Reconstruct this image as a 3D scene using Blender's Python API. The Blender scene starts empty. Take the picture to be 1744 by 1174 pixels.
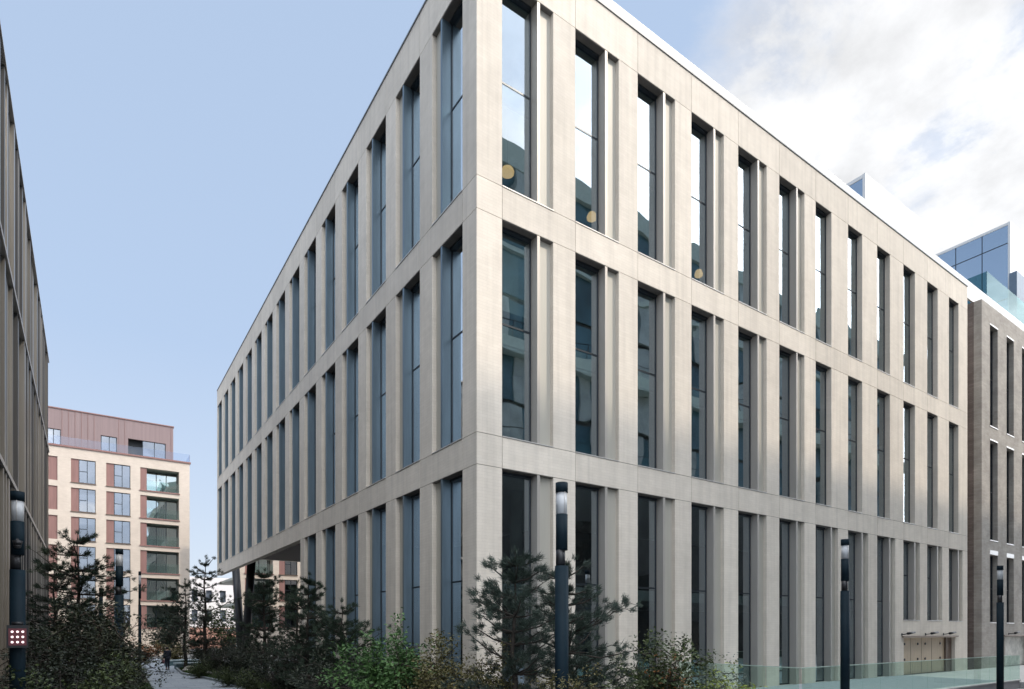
import bpy, bmesh, math, random
import numpy as np
from mathutils import Vector, Matrix
R = math.radians
PI = math.pi
S = bpy.context.scene
COL = S.collection

# ------------------------------------------------------------------ camera
cam_d = bpy.data.cameras.new('camera')
cam = bpy.data.objects.new('camera', cam_d)
COL.objects.link(cam)
cam.location = (-9.956, -16.462, 2.8)
cam.rotation_euler = (R(90), 0, -0.601)
cam_d.sensor_width = 36
cam_d.lens = 36 * 1052.9 / 1744
cam_d.shift_y = (1075.4 - 587) / 1744
cam_d.clip_start = 0.05
cam_d.clip_end = 2000
S.camera = cam
S.render.resolution_x, S.render.resolution_y = 1024, 689

# ------------------------------------------------------------------ sun, sky
SUN_EL, SUN_D = R(44.5), R(42)            # elevation; angle from -Y towards +X
sx, sy, sz = math.cos(SUN_EL)*math.sin(SUN_D), -math.cos(SUN_EL)*math.cos(SUN_D), math.sin(SUN_EL)
sl = bpy.data.lights.new('sun', 'SUN')
sl.energy = 1.25
sl.angle = R(1.5)
sl.color = (1.0, 0.86, 0.70)
sun = bpy.data.objects.new('sun', sl)
COL.objects.link(sun)
sun.rotation_euler = Vector((sx, sy, sz)).to_track_quat('Z', 'Y').to_euler()
S.view_settings.view_transform = 'Standard'
S.view_settings.look = 'None'
S.view_settings.gamma = 1
S.view_settings.exposure = 0.85
S.cycles.max_bounces = 10
S.cycles.transparent_max_bounces = 24
S.cycles.caustics_reflective = False
S.cycles.caustics_refractive = False

W = bpy.data.worlds.new('World')
S.world = W
W.use_nodes = True
nt = W.node_tree
nt.nodes.clear()
def N(t, **k):
    n = nt.nodes.new(t)
    for a, b in k.items():
        setattr(n, a, b)
    return n
out = N('ShaderNodeOutputWorld')
sky = N('ShaderNodeTexSky', sky_type='NISHITA')
sky.sun_disc = False
sky.sun_elevation = SUN_EL
sky.sun_rotation = PI - SUN_D
sky.air_density = 1.0
sky.dust_density = 1.5
sky.ozone_density = 1.6
bg = N('ShaderNodeBackground')
bg.inputs['Strength'].default_value = 0.09
nt.links.new(sky.outputs[0], bg.inputs[0])
bc = N('ShaderNodeBackground')
bc.inputs['Color'].default_value = (0.93, 0.96, 1.0, 1)
tc = N('ShaderNodeTexCoord')
nrm = N('ShaderNodeVectorMath', operation='NORMALIZE')
nt.links.new(tc.outputs['Generated'], nrm.inputs[0])
sep = N('ShaderNodeSeparateXYZ')
nt.links.new(nrm.outputs[0], sep.inputs[0])
def M(op, a, b=None, clamp=False):
    n = N('ShaderNodeMath', operation=op)
    n.use_clamp = clamp
    for i, v in enumerate((a, b)):
        if v is None: continue
        if isinstance(v, (int, float)): n.inputs[i].default_value = v
        else: nt.links.new(v, n.inputs[i])
    return n.outputs[0]
# project the direction on a cloud layer
zz = M('ADD', M('MAXIMUM', sep.outputs[2], 0.0), 0.22)
cx_, cy_ = M('DIVIDE', sep.outputs[0], zz), M('DIVIDE', sep.outputs[1], zz)
cmb = N('ShaderNodeCombineXYZ')
nt.links.new(cx_, cmb.inputs[0]); nt.links.new(cy_, cmb.inputs[1])
nz = N('ShaderNodeTexNoise')
nz.inputs['Scale'].default_value = 2.6
nz.inputs['Detail'].default_value = 9
nz.inputs['Roughness'].default_value = 0.62
nz.inputs['Distortion'].default_value = 0.25
nt.links.new(cmb.outputs[0], nz.inputs['Vector'])
def lobe(v, lo, hi):
    d = N('ShaderNodeVectorMath', operation='DOT_PRODUCT')
    nt.links.new(nrm.outputs[0], d.inputs[0])
    vv = Vector(v).normalized()
    d.inputs[1].default_value = vv
    mr = N('ShaderNodeMapRange', interpolation_type='SMOOTHSTEP')
    mr.inputs['From Min'].default_value = lo
    mr.inputs['From Max'].default_value = hi
    nt.links.new(d.outputs['Value'], mr.inputs['Value'])
    return mr.outputs[0]
L1 = lobe((1.20, 0.40, 0.93), 0.925, 0.99)         # the large bank on the right
L2 = lobe((0.5, -1.0, 0.62), 0.30, 0.95)          # broken cloud on the sun side
dens = M('ADD', M('ADD', nz.outputs[0], M('MULTIPLY', L1, 0.385)), M('MULTIPLY', L2, 0.22))
cm = N('ShaderNodeMapRange', interpolation_type='SMOOTHSTEP')
cm.inputs['From Min'].default_value = 0.60
cm.inputs['From Max'].default_value = 0.88
nt.links.new(dens, cm.inputs['Value'])
L4 = lobe((-0.20, -0.90, 0.65), 0.78, 0.985)         # unseen bright sky added behind the viewer to light both fronts
L5 = lobe((2.2, -1.0, 1.15), 0.84, 0.98)            # bright sky added over the far street end, for the far front and panes
L3 = lobe((-0.1, -0.35, 1.5), 0.70, 0.98)          # unseen bright sky added overhead, out of frame, as fill on fronts and ground
# thin veil that pales the blue everywhere, more towards the horizon
veil = M('SUBTRACT', 0.84, M('MULTIPLY', sep.outputs[2], 0.10))
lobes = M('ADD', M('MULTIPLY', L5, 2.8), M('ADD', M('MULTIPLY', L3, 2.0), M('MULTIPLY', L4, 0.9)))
tex = M('MAXIMUM', M('SUBTRACT', M('MULTIPLY', nz.outputs[0], 3.0), 0.55), 0.15)
n2 = N('ShaderNodeTexNoise')
n2.inputs['Scale'].default_value = 5.5
n2.inputs['Detail'].default_value = 7
n2.inputs['Roughness'].default_value = 0.6
nt.links.new(cmb.outputs[0], n2.inputs['Vector'])
shade = M('ADD', M('MULTIPLY', M('SUBTRACT', n2.outputs[0], 0.49), M('MULTIPLY', cm.outputs[0], 0.52)), 0.528)     # cloud relief
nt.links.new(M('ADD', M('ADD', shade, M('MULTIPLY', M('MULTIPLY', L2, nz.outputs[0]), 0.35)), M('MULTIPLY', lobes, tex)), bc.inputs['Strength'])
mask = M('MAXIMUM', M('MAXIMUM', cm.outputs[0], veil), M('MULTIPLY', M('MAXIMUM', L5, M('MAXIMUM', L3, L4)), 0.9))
vcol = N('ShaderNodeMix', data_type='RGBA')
vcol.inputs[6].default_value = (0.59, 0.745, 0.99, 1)
vcol.inputs[7].default_value = (1.0, 1.01, 1.03, 1)
hz = M('MULTIPLY', M('SUBTRACT', 1.0, M('MULTIPLY', sep.outputs[2], 2.6), True), 0.55)
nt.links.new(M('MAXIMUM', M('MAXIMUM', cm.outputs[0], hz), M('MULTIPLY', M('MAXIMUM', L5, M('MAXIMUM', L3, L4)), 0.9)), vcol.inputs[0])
nt.links.new(vcol.outputs[2], bc.inputs['Color'])
mx = N('ShaderNodeMixShader')
nt.links.new(mask, mx.inputs[0])
nt.links.new(bg.outputs[0], mx.inputs[1])
nt.links.new(bc.outputs[0], mx.inputs[2])
nt.links.new(mx.outputs[0], out.inputs[0])

# ------------------------------------------------------------------ materials
MATS = {}
def mat(name, col, rough=0.7, metal=0.0, var=0.12, scale=3.0, stretch=(1, 1, 1), bump=0.0, bscale=40, col2=None, detail=6, emit=0, spec=0.5, island=0.0):
    m = bpy.data.materials.new(name)
    m.use_nodes = True
    t = m.node_tree
    b = t.nodes['Principled BSDF']
    b.inputs['Roughness'].default_value = rough
    b.inputs['Metallic'].default_value = metal
    b.inputs['Specular IOR Level'].default_value = spec
    co = t.nodes.new('ShaderNodeTexCoord')
    geo = t.nodes.new('ShaderNodeNewGeometry')
    mp = t.nodes.new('ShaderNodeMapping')
    mp.inputs['Scale'].default_value = stretch
    t.links.new(geo.outputs['Position'], mp.inputs[0])
    n = t.nodes.new('ShaderNodeTexNoise')
    n.inputs['Scale'].default_value = scale
    n.inputs['Detail'].default_value = detail
    n.inputs['Roughness'].default_value = 0.6
    t.links.new(mp.outputs[0], n.inputs['Vector'])
    mr = t.nodes.new('ShaderNodeMapRange')
    mr.inputs['From Min'].default_value = 0.3
    mr.inputs['From Max'].default_value = 0.7
    t.links.new(n.outputs[0], mr.inputs['Value'])
    mix = t.nodes.new('ShaderNodeMix')
    mix.data_type = 'RGBA'
    c1 = [c*(1-var) for c in col]
    c2 = col2 if col2 else [min(1, c*(1+var)) for c in col]
    mix.inputs[6].default_value = (*c1, 1)
    mix.inputs[7].default_value = (*c2, 1)
    src = mr.outputs[0]
    if island:
        mm = t.nodes.new('ShaderNodeMix')
        mm.data_type = 'FLOAT'
        mm.inputs[0].default_value = island
        t.links.new(src, mm.inputs[2])
        t.links.new(geo.outputs['Random Per Island'], mm.inputs[3])
        src = mm.outputs[0]
    t.links.new(src, mix.inputs[0])
    t.links.new(mix.outputs[2], b.inputs['Base Color'])
    if bump:
        n2 = t.nodes.new('ShaderNodeTexNoise')
        n2.inputs['Scale'].default_value = bscale
        n2.inputs['Detail'].default_value = 4
        t.links.new(mp.outputs[0], n2.inputs['Vector'])
        bp = t.nodes.new('ShaderNodeBump')
        bp.inputs['Strength'].default_value = bump
        bp.inputs['Distance'].default_value = 0.02
        t.links.new(n2.outputs[0], bp.inputs['Height'])
        t.links.new(bp.outputs[0], b.inputs['Normal'])
    if emit:
        b.inputs['Emission Color'].default_value = (*col, 1)
        b.inputs['Emission Strength'].default_value = emit
    MATS[name] = m
    return m

def glass(name, tint, base=0.22, refl=(0.9, 0.95, 1.0), wav=0.0, rough=0.0):
    m = bpy.data.materials.new(name)
    m.use_nodes = True
    t = m.node_tree
    t.nodes.clear()
    o = t.nodes.new('ShaderNodeOutputMaterial')
    tr = t.nodes.new('ShaderNodeBsdfTransparent')
    tr.inputs[0].default_value = (*[c**0.5 for c in tint], 1)      # two faces per pane
    gl = t.nodes.new('ShaderNodeBsdfGlossy')
    gl.inputs['Color'].default_value = (*refl, 1)
    gl.inputs['Roughness'].default_value = rough
    lw = t.nodes.new('ShaderNodeFresnel')
    lw.inputs['IOR'].default_value = 1.5
    mr = t.nodes.new('ShaderNodeMapRange')
    mr.inputs['To Min'].default_value = base
    mr.inputs['To Max'].default_value = 1.0
    t.links.new(lw.outputs[0], mr.inputs['Value'])
    mx = t.nodes.new('ShaderNodeMixShader')
    geo = t.nodes.new('ShaderNodeNewGeometry')
    inv = t.nodes.new('ShaderNodeMath'); inv.operation = 'SUBTRACT'; inv.inputs[0].default_value = 1.0
    t.links.new(geo.outputs['Backfacing'], inv.inputs[1])
    mb_ = t.nodes.new('ShaderNodeMath'); mb_.operation = 'MULTIPLY'
    t.links.new(inv.outputs[0], mb_.inputs[0]); t.links.new(mr.outputs[0], mb_.inputs[1])
    t.links.new(mb_.outputs[0], mx.inputs[0])
    t.links.new(tr.outputs[0], mx.inputs[1])
    t.links.new(gl.outputs[0], mx.inputs[2])
    t.links.new(mx.outputs[0], o.inputs[0])
    if wav:
        geo = t.nodes.new('ShaderNodeNewGeometry')
        n = t.nodes.new('ShaderNodeTexNoise')
        n.inputs['Scale'].default_value = 0.55
        n.inputs['Detail'].default_value = 1
        t.links.new(geo.outputs['Position'], n.inputs['Vector'])
        bp = t.nodes.new('ShaderNodeBump')
        bp.inputs['Strength'].default_value = wav
        bp.inputs['Distance'].default_value = 0.05
        t.links.new(n.outputs[0], bp.inputs['Height'])
        t.links.new(bp.outputs[0], gl.inputs['Normal'])
    MATS[name] = m
    return m

def brick(name, c1, c2, mortar, scale=1.0, rough=0.85, bw=0.23, bh=0.075, ms=0.008, along='XY', bump=0.4, stain=0.15, off=0.5, panel=0.0):
    m = bpy.data.materials.new(name)
    m.use_nodes = True
    t = m.node_tree
    b = t.nodes['Principled BSDF']
    b.inputs['Roughness'].default_value = rough
    geo = t.nodes.new('ShaderNodeNewGeometry')
    sp = t.nodes.new('ShaderNodeSeparateXYZ')
    t.links.new(geo.outputs['Position'], sp.inputs[0])
    ad = t.nodes.new('ShaderNodeMath')
    ad.operation = 'ADD'
    t.links.new(sp.outputs[0], ad.inputs[0])
    t.links.new(sp.outputs[1], ad.inputs[1])
    cb = t.nodes.new('ShaderNodeCombineXYZ')
    t.links.new(ad.outputs[0], cb.inputs[0])
    t.links.new(sp.outputs[2], cb.inputs[1])
    br = t.nodes.new('ShaderNodeTexBrick')
    br.inputs['Color1'].default_value = (*c1, 1)
    br.inputs['Color2'].default_value = (*c2, 1)
    br.inputs['Mortar'].default_value = (*mortar, 1)
    br.inputs['Scale'].default_value = scale
    br.inputs['Brick Width'].default_value = bw
    br.inputs['Row Height'].default_value = bh
    br.inputs['Mortar Size'].default_value = ms
    br.offset = off
    t.links.new(cb.outputs[0], br.inputs['Vector'])
    n = t.nodes.new('ShaderNodeTexNoise')
    n.inputs['Scale'].default_value = 0.8
    n.inputs['Detail'].default_value = 8
    n.inputs['Roughness'].default_value = 0.65
    t.links.new(geo.outputs['Position'], n.inputs['Vector'])
    mr = t.nodes.new('ShaderNodeMapRange')
    mr.inputs['From Min'].default_value = 0.3
    mr.inputs['From Max'].default_value = 0.7
    mr.inputs['To Min'].default_value = 1 - stain
    mr.inputs['To Max'].default_value = 1 + stain*0.6
    t.links.new(n.outputs[0], mr.inputs['Value'])
    val = mr.outputs[0]
    if panel:
        pr = t.nodes.new('ShaderNodeMapRange')
        pr.inputs['To Min'].default_value = 1-panel
        pr.inputs['To Max'].default_value = 1+panel*0.6
        t.links.new(geo.outputs['Random Per Island'], pr.inputs['Value'])
        # rain streaks: noise drawn out vertically
        mp = t.nodes.new('ShaderNodeMapping')
        mp.inputs['Scale'].default_value = (2.6, 2.6, 0.10)
        t.links.new(geo.outputs['Position'], mp.inputs[0])
        n3 = t.nodes.new('ShaderNodeTexNoise')
        n3.inputs['Scale'].default_value = 1.6
        n3.inputs['Detail'].default_value = 5
        t.links.new(mp.outputs[0], n3.inputs['Vector'])
        sr = t.nodes.new('ShaderNodeMapRange')
        sr.inputs['From Min'].default_value = 0.25
        sr.inputs['From Max'].default_value = 0.55
        sr.inputs['To Min'].default_value = 0.87
        sr.inputs['To Max'].default_value = 1.0
        t.links.new(n3.outputs[0], sr.inputs['Value'])
        m1 = t.nodes.new('ShaderNodeMath'); m1.operation = 'MULTIPLY'
        m2 = t.nodes.new('ShaderNodeMath'); m2.operation = 'MULTIPLY'
        t.links.new(pr.outputs[0], m1.inputs[0]); t.links.new(sr.outputs[0], m1.inputs[1])
        t.links.new(m1.outputs[0], m2.inputs[0]); t.links.new(val, m2.inputs[1])
        val = m2.outputs[0]
    mu = t.nodes.new('ShaderNodeVectorMath')
    mu.operation = 'SCALE'
    t.links.new(br.outputs[0], mu.inputs[0])
    t.links.new(val, mu.inputs['Scale'])
    t.links.new(mu.outputs[0], b.inputs['Base Color'])
    bp = t.nodes.new('ShaderNodeBump')
    bp.inputs['Strength'].default_value = bump
    bp.inputs['Distance'].default_value = 0.006
    bp.invert = True
    t.links.new(br.outputs['Fac'], bp.inputs['Height'])
    t.links.new(bp.outputs[0], b.inputs['Normal'])
    MATS[name] = m
    return m

stone = brick('pale_stone', (0.735, 0.665, 0.57), (0.77, 0.70, 0.605), (0.695, 0.625, 0.535), bw=0.40, bh=0.10, ms=0.006, bump=0.22, stain=0.10, panel=0.08)
joint = mat('dark_joint', (0.16, 0.15, 0.14), 0.9)  # plain dark colour for joint strips and panel gaps
frame_m = mat('dark_frame', (0.045, 0.055, 0.065), 0.35, 0.6, var=0.05)
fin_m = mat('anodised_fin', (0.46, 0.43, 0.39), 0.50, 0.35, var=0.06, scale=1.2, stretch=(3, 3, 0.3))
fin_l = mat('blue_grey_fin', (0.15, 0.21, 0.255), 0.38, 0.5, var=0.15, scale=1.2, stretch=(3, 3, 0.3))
panel_m = mat('anodised_panel', (0.50, 0.48, 0.42), 0.55, 0.10, var=0.05, scale=1.0, stretch=(3, 3, 0.3))
sill_m = mat('pale_metal', (0.62, 0.60, 0.57), 0.4, 0.3, var=0.05)
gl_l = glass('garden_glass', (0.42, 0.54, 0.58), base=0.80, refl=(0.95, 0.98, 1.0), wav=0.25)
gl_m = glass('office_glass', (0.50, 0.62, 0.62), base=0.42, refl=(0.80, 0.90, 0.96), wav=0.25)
white_m = mat('white_metal', (0.66, 0.66, 0.65), 0.45, 0.0, var=0.02)
conc_m = mat('interior_concrete', (0.42, 0.43, 0.42), 0.8, var=0.08)
ceil_m = mat('interior_ceiling', (0.55, 0.60, 0.57), 0.8, var=0.03)
floor_m = mat('interior_floor', (0.16, 0.16, 0.16), 0.6)
core_m = mat('interior_core', (0.05, 0.056, 0.06), 0.7, var=0.3, scale=0.7)
roof_m = mat('roof_membrane', (0.30, 0.30, 0.30), 0.9)
darkmetal = mat('dark_blue_paint', (0.007, 0.017, 0.025), 0.6, 0.0, var=0.2, scale=2, spec=0.12)
black_m = mat('black_paint', (0.012, 0.012, 0.014), 0.45, 0.0)
lens_m = mat('frosted_lens', (0.80, 0.82, 0.84), 0.25, 0.0, var=0.02)

# ------------------------------------------------------------------ mesh helpers
class MB:
    def __init__(s):
        s.v = []; s.f = []; s.sm = []
    def face(s, pts, smooth=False):
        n = len(s.v)
        s.v += [tuple(p) for p in pts]
        s.f.append(tuple(range(n, n+len(pts)))); s.sm.append(smooth)
    def box(s, a, b):
        x0, x1 = sorted((a[0], b[0])); y0, y1 = sorted((a[1], b[1])); z0, z1 = sorted((a[2], b[2]))
        n = len(s.v)
        s.v += [(x0,y0,z0),(x1,y0,z0),(x1,y1,z0),(x0,y1,z0),(x0,y0,z1),(x1,y0,z1),(x1,y1,z1),(x0,y1,z1)]
        for q in ((0,3,2,1),(4,5,6,7),(0,1,5,4),(1,2,6,5),(2,3,7,6),(3,0,4,7)):
            s.f.append(tuple(n+i for i in q)); s.sm.append(False)
        return s
    def tube(s, p0, p1, r0, r1=None, n=10, caps=True, smooth=True):
        if r1 is None: r1 = r0
        p0, p1 = Vector(p0), Vector(p1)
        d = (p1-p0)
        if d.length < 1e-6: return s
        q = d.to_track_quat('Z', 'Y')
        k = len(s.v)
        for p, r in ((p0, r0), (p1, r1)):
            for i in range(n):
                a = 2*PI*i/n
                s.v.append(tuple(p + q @ Vector((r*math.cos(a), r*math.sin(a), 0))))
        for i in range(n):
            j = (i+1) % n
            s.f.append((k+i, k+j, k+n+j, k+n+i)); s.sm.append(smooth)
        if caps:
            s.f.append(tuple(k+i for i in reversed(range(n)))); s.sm.append(False)
            s.f.append(tuple(k+n+i for i in range(n))); s.sm.append(False)
        return s
    def build(s, name, m, parent=None, bevel=0):
        me = bpy.data.meshes.new(name)
        me.from_pydata(s.v, [], s.f)
        me.polygons.foreach_set('use_smooth', s.sm)
        for mm in (m if isinstance(m, (list, tuple)) else [m]):
            me.materials.append(mm)
        me.update()
        o = bpy.data.objects.new(name, me)
        COL.objects.link(o)
        if parent: o.parent = parent
        if bevel:
            b = o.modifiers.new('bevel', 'BEVEL'); b.width = bevel; b.segments = 2; b.limit_method = 'ANGLE'
        return o

def tag(o, label=None, cat=None, group=None, kind=None):
    if label: o['label'] = label
    if cat: o['category'] = cat
    if group: o['group'] = group
    if kind: o['kind'] = kind
    return o
def empty(name, loc=(0,0,0), rz=0.0, **k):
    o = bpy.data.objects.new(name, None)
    COL.objects.link(o)
    o.location = loc; o.rotation_euler = (0, 0, rz)
    o.empty_display_size = 0.3
    return tag(o, **k)
def children(o): return [c for c in COL.objects if c.parent == o]
def copy_tree(o, parent=None):
    c = o.copy(); COL.objects.link(c)
    if parent: c.parent = parent
    for ch in list(children(o)): copy_tree(ch, c)
    return c

# facade-frame box:  side 'R' = street front (plane Y=y0 facing -Y), 'L' = garden front (plane X=x0 facing -X)
def fb(mb, side, s0, s1, z0, z1, d0, d1, org=0.0):
    if side == 'R': mb.box((s0, org+d0, z0), (s1, org+d1, z1))
    else: mb.box((org+d0, s0, z0), (org+d1, s1, z1))

def wall_cells(mb, side, s0, s1, z0, z1, d0, d1, holes, org=0.0):
    holes = [(max(s0, h[0]), min(s1, h[1]), max(z0, h[2]), min(z1, h[3])) for h in holes]
    holes = [h for h in holes if h[1] > h[0] and h[3] > h[2]]
    ss = sorted({s0, s1, *[h[0] for h in holes], *[h[1] for h in holes]})
    zs = sorted({z0, z1, *[h[2] for h in holes], *[h[3] for h in holes]})
    for i in range(len(zs)-1):
        run = None
        for j in range(len(ss)-1):
            cs, cz = (ss[j]+ss[j+1])/2, (zs[i]+zs[i+1])/2
            solid = not any(h[0] < cs < h[1] and h[2] < cz < h[3] for h in holes)
            if solid and run is None: run = ss[j]
            if not solid and run is not None:
                fb(mb, side, run, ss[j], zs[i], zs[i+1], d0, d1, org); run = None
        if run is not None: fb(mb, side, run, ss[-1], zs[i], zs[i+1], d0, d1, org)

# ------------------------------------------------------------------ ground
g = MB(); g.face([(-600,-600,-0.02),(700,-600,-0.02),(700,900,-0.02),(-600,900,-0.02)])
tag(g.build('ground', mat('paving_ground', (0.30, 0.295, 0.285), 0.85, var=0.15, scale=1.2, bump=0.2)), kind='structure')

pav = brick('path_paving', (0.24, 0.27, 0.30), (0.29, 0.32, 0.35), (0.11, 0.12, 0.13), bw=0.9, bh=0.9, ms=0.008, bump=0.2, stain=0.12)
# (paving uses its own mapping: x and y)
def flat_map(m):
    t = m.node_tree
    geo = [n for n in t.nodes if n.type == 'NEW_GEOMETRY'][0]
    br = [n for n in t.nodes if n.type == 'TEX_BRICK'][0]
    t.links.new(geo.outputs['Position'], br.inputs['Vector'])
flat_map(pav)
path_left = [(-30,-16),(-12.1,-13),(-9.2,-8),(-7.6,0),(-7.3,8),(-7.4,16.8),(-7.0,27.7),(-6.9,34.8),(-7.6,44),(-12,46),(-30,47)]
path_right = [(-4.0,58),(-4.0,46),(-3.4,44.6),(-4.6,34.9),(-4.9,28.9),(-4.0,21.2),(-3.3,15.4),(-3.6,8),(-4.6,0),(-5.0,-6),(-3.0,-9.5),(8,-10.5),(40,-10.5)]
def sheet(name, pts, z, m, depth=0.0):
    bm = bmesh.new()
    vs = [bm.verts.new((x, y, z)) for x, y in pts]
    f = bm.faces.new(vs)
    if f.normal.z < 0: f.normal_flip()
    if depth:
        r = bmesh.ops.extrude_face_region(bm, geom=[f])
        for v in [e for e in r['geom'] if isinstance(e, bmesh.types.BMVert)]: v.co.z += depth
        bmesh.ops.recalc_face_normals(bm, faces=bm.faces)
    bmesh.ops.triangulate(bm, faces=[f for f in bm.faces if len(f.verts) > 4])
    me = bpy.data.meshes.new(name); bm.to_mesh(me); bm.free()
    me.materials.append(m)
    o = bpy.data.objects.new(name, me); COL.objects.link(o)
    return o
path_poly = path_left + [(-30, 58)] + path_right + [(40,-22),(-30,-22)]
tag(sheet('path', path_poly, 0.0, pav), kind='structure')
soil = mat('planting_soil', (0.035, 0.028, 0.02), 0.95, var=0.4, scale=6, bump=0.8, bscale=20)
def resample(pts, step=0.7):
    o = []
    for a, b in zip(pts, pts[1:]):
        n = max(1, int(math.dist(a, b)/step))
        for i in range(n): o.append((a[0]+(b[0]-a[0])*i/n, a[1]+(b[1]-a[1])*i/n))
    return o + [pts[-1]]
bed_l = [(-12.0,-9.2)] + [(x, y) for x, y in path_left[2:9]] + [(-12.0, 44)]
bed_r = [(-0.3, 45.5), (-3.2, 44.2)] + path_right[3:11] + [(8.6,-10.2),(8.6,-5.6),(8.6,-0.2),(-0.3,-0.2)]
tag(sheet('planting_bed', bed_l, 0.0, soil, 0.09), kind='structure')
tag(sheet('planting_bed', bed_r, 0.0, soil, 0.09), kind='structure')
kerb_m = mat('granite_kerb', (0.22, 0.25, 0.26), 0.7, var=0.15, scale=8)
def kerb(pts):
    mb = MB()
    for a, b in zip(pts, pts[1:]):
        a, b = Vector((*a, 0)), Vector((*b, 0)); d = (b-a).normalized(); n = Vector((-d.y, d.x, 0))*0.06
        q = [a+n, b+n, b-n, a-n]
        top = [p+Vector((0,0,0.13)) for p in q]
        mb.face(top)
        for i in range(4):
            j = (i+1) % 4
            mb.face([q[i], q[j], top[j], top[i]])
    return tag(mb.build('kerb', kerb_m), kind='structure')
kerb(bed_l[1:-1]); kerb(bed_r[1:11])
# terrace inside the balustrade and the sunny pavement beyond it
ter = mat('slate_terrace', (0.27, 0.30, 0.32), 0.7, var=0.12, scale=3)
sheet_t = sheet('terrace', [(8.9,-0.0),(8.9,-5.4),(28.2,-5.4),(28.2,0)], 0.0, ter, 0.30)
tag(sheet_t, kind='structure')
tag(sheet('pavement', [(28.25,-9),(28.25,0),(90,0),(90,-9)], 0.0, mat('pale_pavement', (0.46,0.45,0.43), 0.85, var=0.1, scale=2), 0.28), kind='structure')

# ------------------------------------------------------------------ the stone office building
office = empty('office_building', label='large pale stone corner office block with tall recessed windows and floating rear wing', cat='building')
LV = [0.25, 8.01, 9.01, 15.97, 17.01, 23.75, 25.27]
XE, YE, UND = 37.35, 46.88, 19.35
G = 0.009
st = MB(); jt = MB()
def seg(side, s0, s1, z0, z1, d1=0.40):
    fb(st, side, s0+G, s1-G, z0+G, z1-G, 0, d1)
Ro = [0.954+3.051*i for i in range(12)]
Lo = [0.888+3.111*i for i in range(15)]
WN, WW, WL = 1.44, 2.07, 2.13
def width(side, i, t):
    if side == 'L': return WL
    return WN if (t > 0 and i >= 6) else WW
tiers = [(0.25, 8.01), (9.01, 15.97), (17.01, 23.75)]
bands = [(8.01, 9.01), (15.97, 17.01), (23.75, 25.27)]
# corner blocks
for z0, z1 in [(0, 8.01), (8.01, 9.01), (9.01, 15.97), (15.97, 17.01), (17.01, 23.75), (23.75, 25.27)]:
    st.box((0, 0, z0+(G if z0 else -0.02)), (0.954-G, 0.888-G, z1-G))
for side, ops_, end in (('R', Ro, XE), ('L', Lo, YE)):
    for z0, z1 in bands:
        for i, s0 in enumerate(ops_):
            s1 = ops_[i+1] if i+1 < len(ops_) else end
            seg(side, s0, s1, z0, z1)
    for t, (z0, z1) in enumerate(tiers):
        n = 6 if (side == 'L' and t == 0) else len(ops_)
        for i in range(n):
            a = ops_[i] + width(side, i, t)
            b = ops_[i+1] if i+1 < len(ops_) else end
            if side == 'L' and t == 0 and i == n-1: b = UND
            zb = -0.02 if t == 0 else z0+G
            if side == 'R' and t == 0 and i in (9, 10): zb = 2.42      # these two stand on the doorway lintel
            fb(st, side, a, b-G, zb, z1-G, 0, 0.40)
# spandrel under the three raised far windows with the doorway recess
for i in (9, 10, 11):
    a, b = Ro[i], Ro[i]+WW
    wall_cells(st, 'R', a, b, -0.02, 3.42, 0.003, 0.395, [(28.45, 35.45, -0.02, 2.42)])
# low plinth under the other ground-floor windows
for i in range(9): fb(st, 'R', Ro[i], Ro[i]+WW, -0.02, 0.25, 0.004, 0.39)
for i in range(6): fb(st, 'L', Lo[i], Lo[i]+WL, -0.02, 0.25, 0.004, 0.39)
# the remaining two sides, plain with joints
st.box((XE-0.4, 0.42, 0), (XE-0.001, YE-0.4, 25.27-G))
st.box((0.42, YE-0.4, 9.75), (XE-0.001, YE-0.002, 25.27-G))
st.build('stone_cladding', stone, office)
for z in (8.01, 9.01, 15.97, 17.01, 23.75):
    jt.box((0.02, 0.02, z-0.02), (XE-0.02, 0.37, z+0.02))
    jt.box((0.02, 0.37, z-0.02), (0.37, (UND if z < 9 else YE-0.42), z+0.02))
for z0, z1 in bands:
    for s in Ro[0:]: jt.box((s-0.02, 0.02, z0+0.03), (s+0.02, 0.36, z1-0.03))
    for s in Lo[0:]: jt.box((0.02, s-0.02, z0+0.03), (0.36, s+0.02, z1-0.03))
jt.build('joint_backing', joint, office)
# roof, soffit, floors
rf = MB(); rf.box((0.42, 0.42, 24.3), (XE-0.42, YE-0.42, 24.7)); rf.build('roof', roof_m, office)
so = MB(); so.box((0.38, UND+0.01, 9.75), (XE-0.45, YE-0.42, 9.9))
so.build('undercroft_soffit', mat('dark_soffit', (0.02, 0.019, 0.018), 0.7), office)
fl = MB()
for z in (12.35, 16.35, 20.35):
    fl.box((0.62, 0.62, z), (XE-0.42, YE-0.42, z+0.62))
fl.box((0.62, 0.62, 8.35), (XE-0.42, UND-0.3, 8.72)); fl.box((0.62, UND-0.29, 9.91), (XE-0.42, YE-0.42, 9.98))
fl.box((0.62, 0.62, 4.0), (XE-0.42, UND-0.3, 4.4))
fl.box((0.42, 0.42, 0.02), (XE-0.42, UND-0.1, 0.2))
fl.build('floor_slab', conc_m, office)
cl = MB()
for z in (8.06, 12.28, 16.1, 20.28, 24.1):
    y1 = UND-0.3 if z < 9 else YE-0.5
    cl.box((0.7, 0.7, z), (XE-0.5, y1, z+0.05))
cl.build('ceiling', ceil_m, office)
co = MB()
co.box((9, 8.5, 0.2), (30, 18.5, 24.1)); co.box((9, 18.6, 9.99), (30, 38, 24.1))
co.build('core_wall', core_m, office)
cc = MB()
for k in range(6):
    x = 3.3 + 6.1*k
    cc.tube((x, 2.6, 0.2), (x, 2.6, 24.1), 0.24, n=14)
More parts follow.
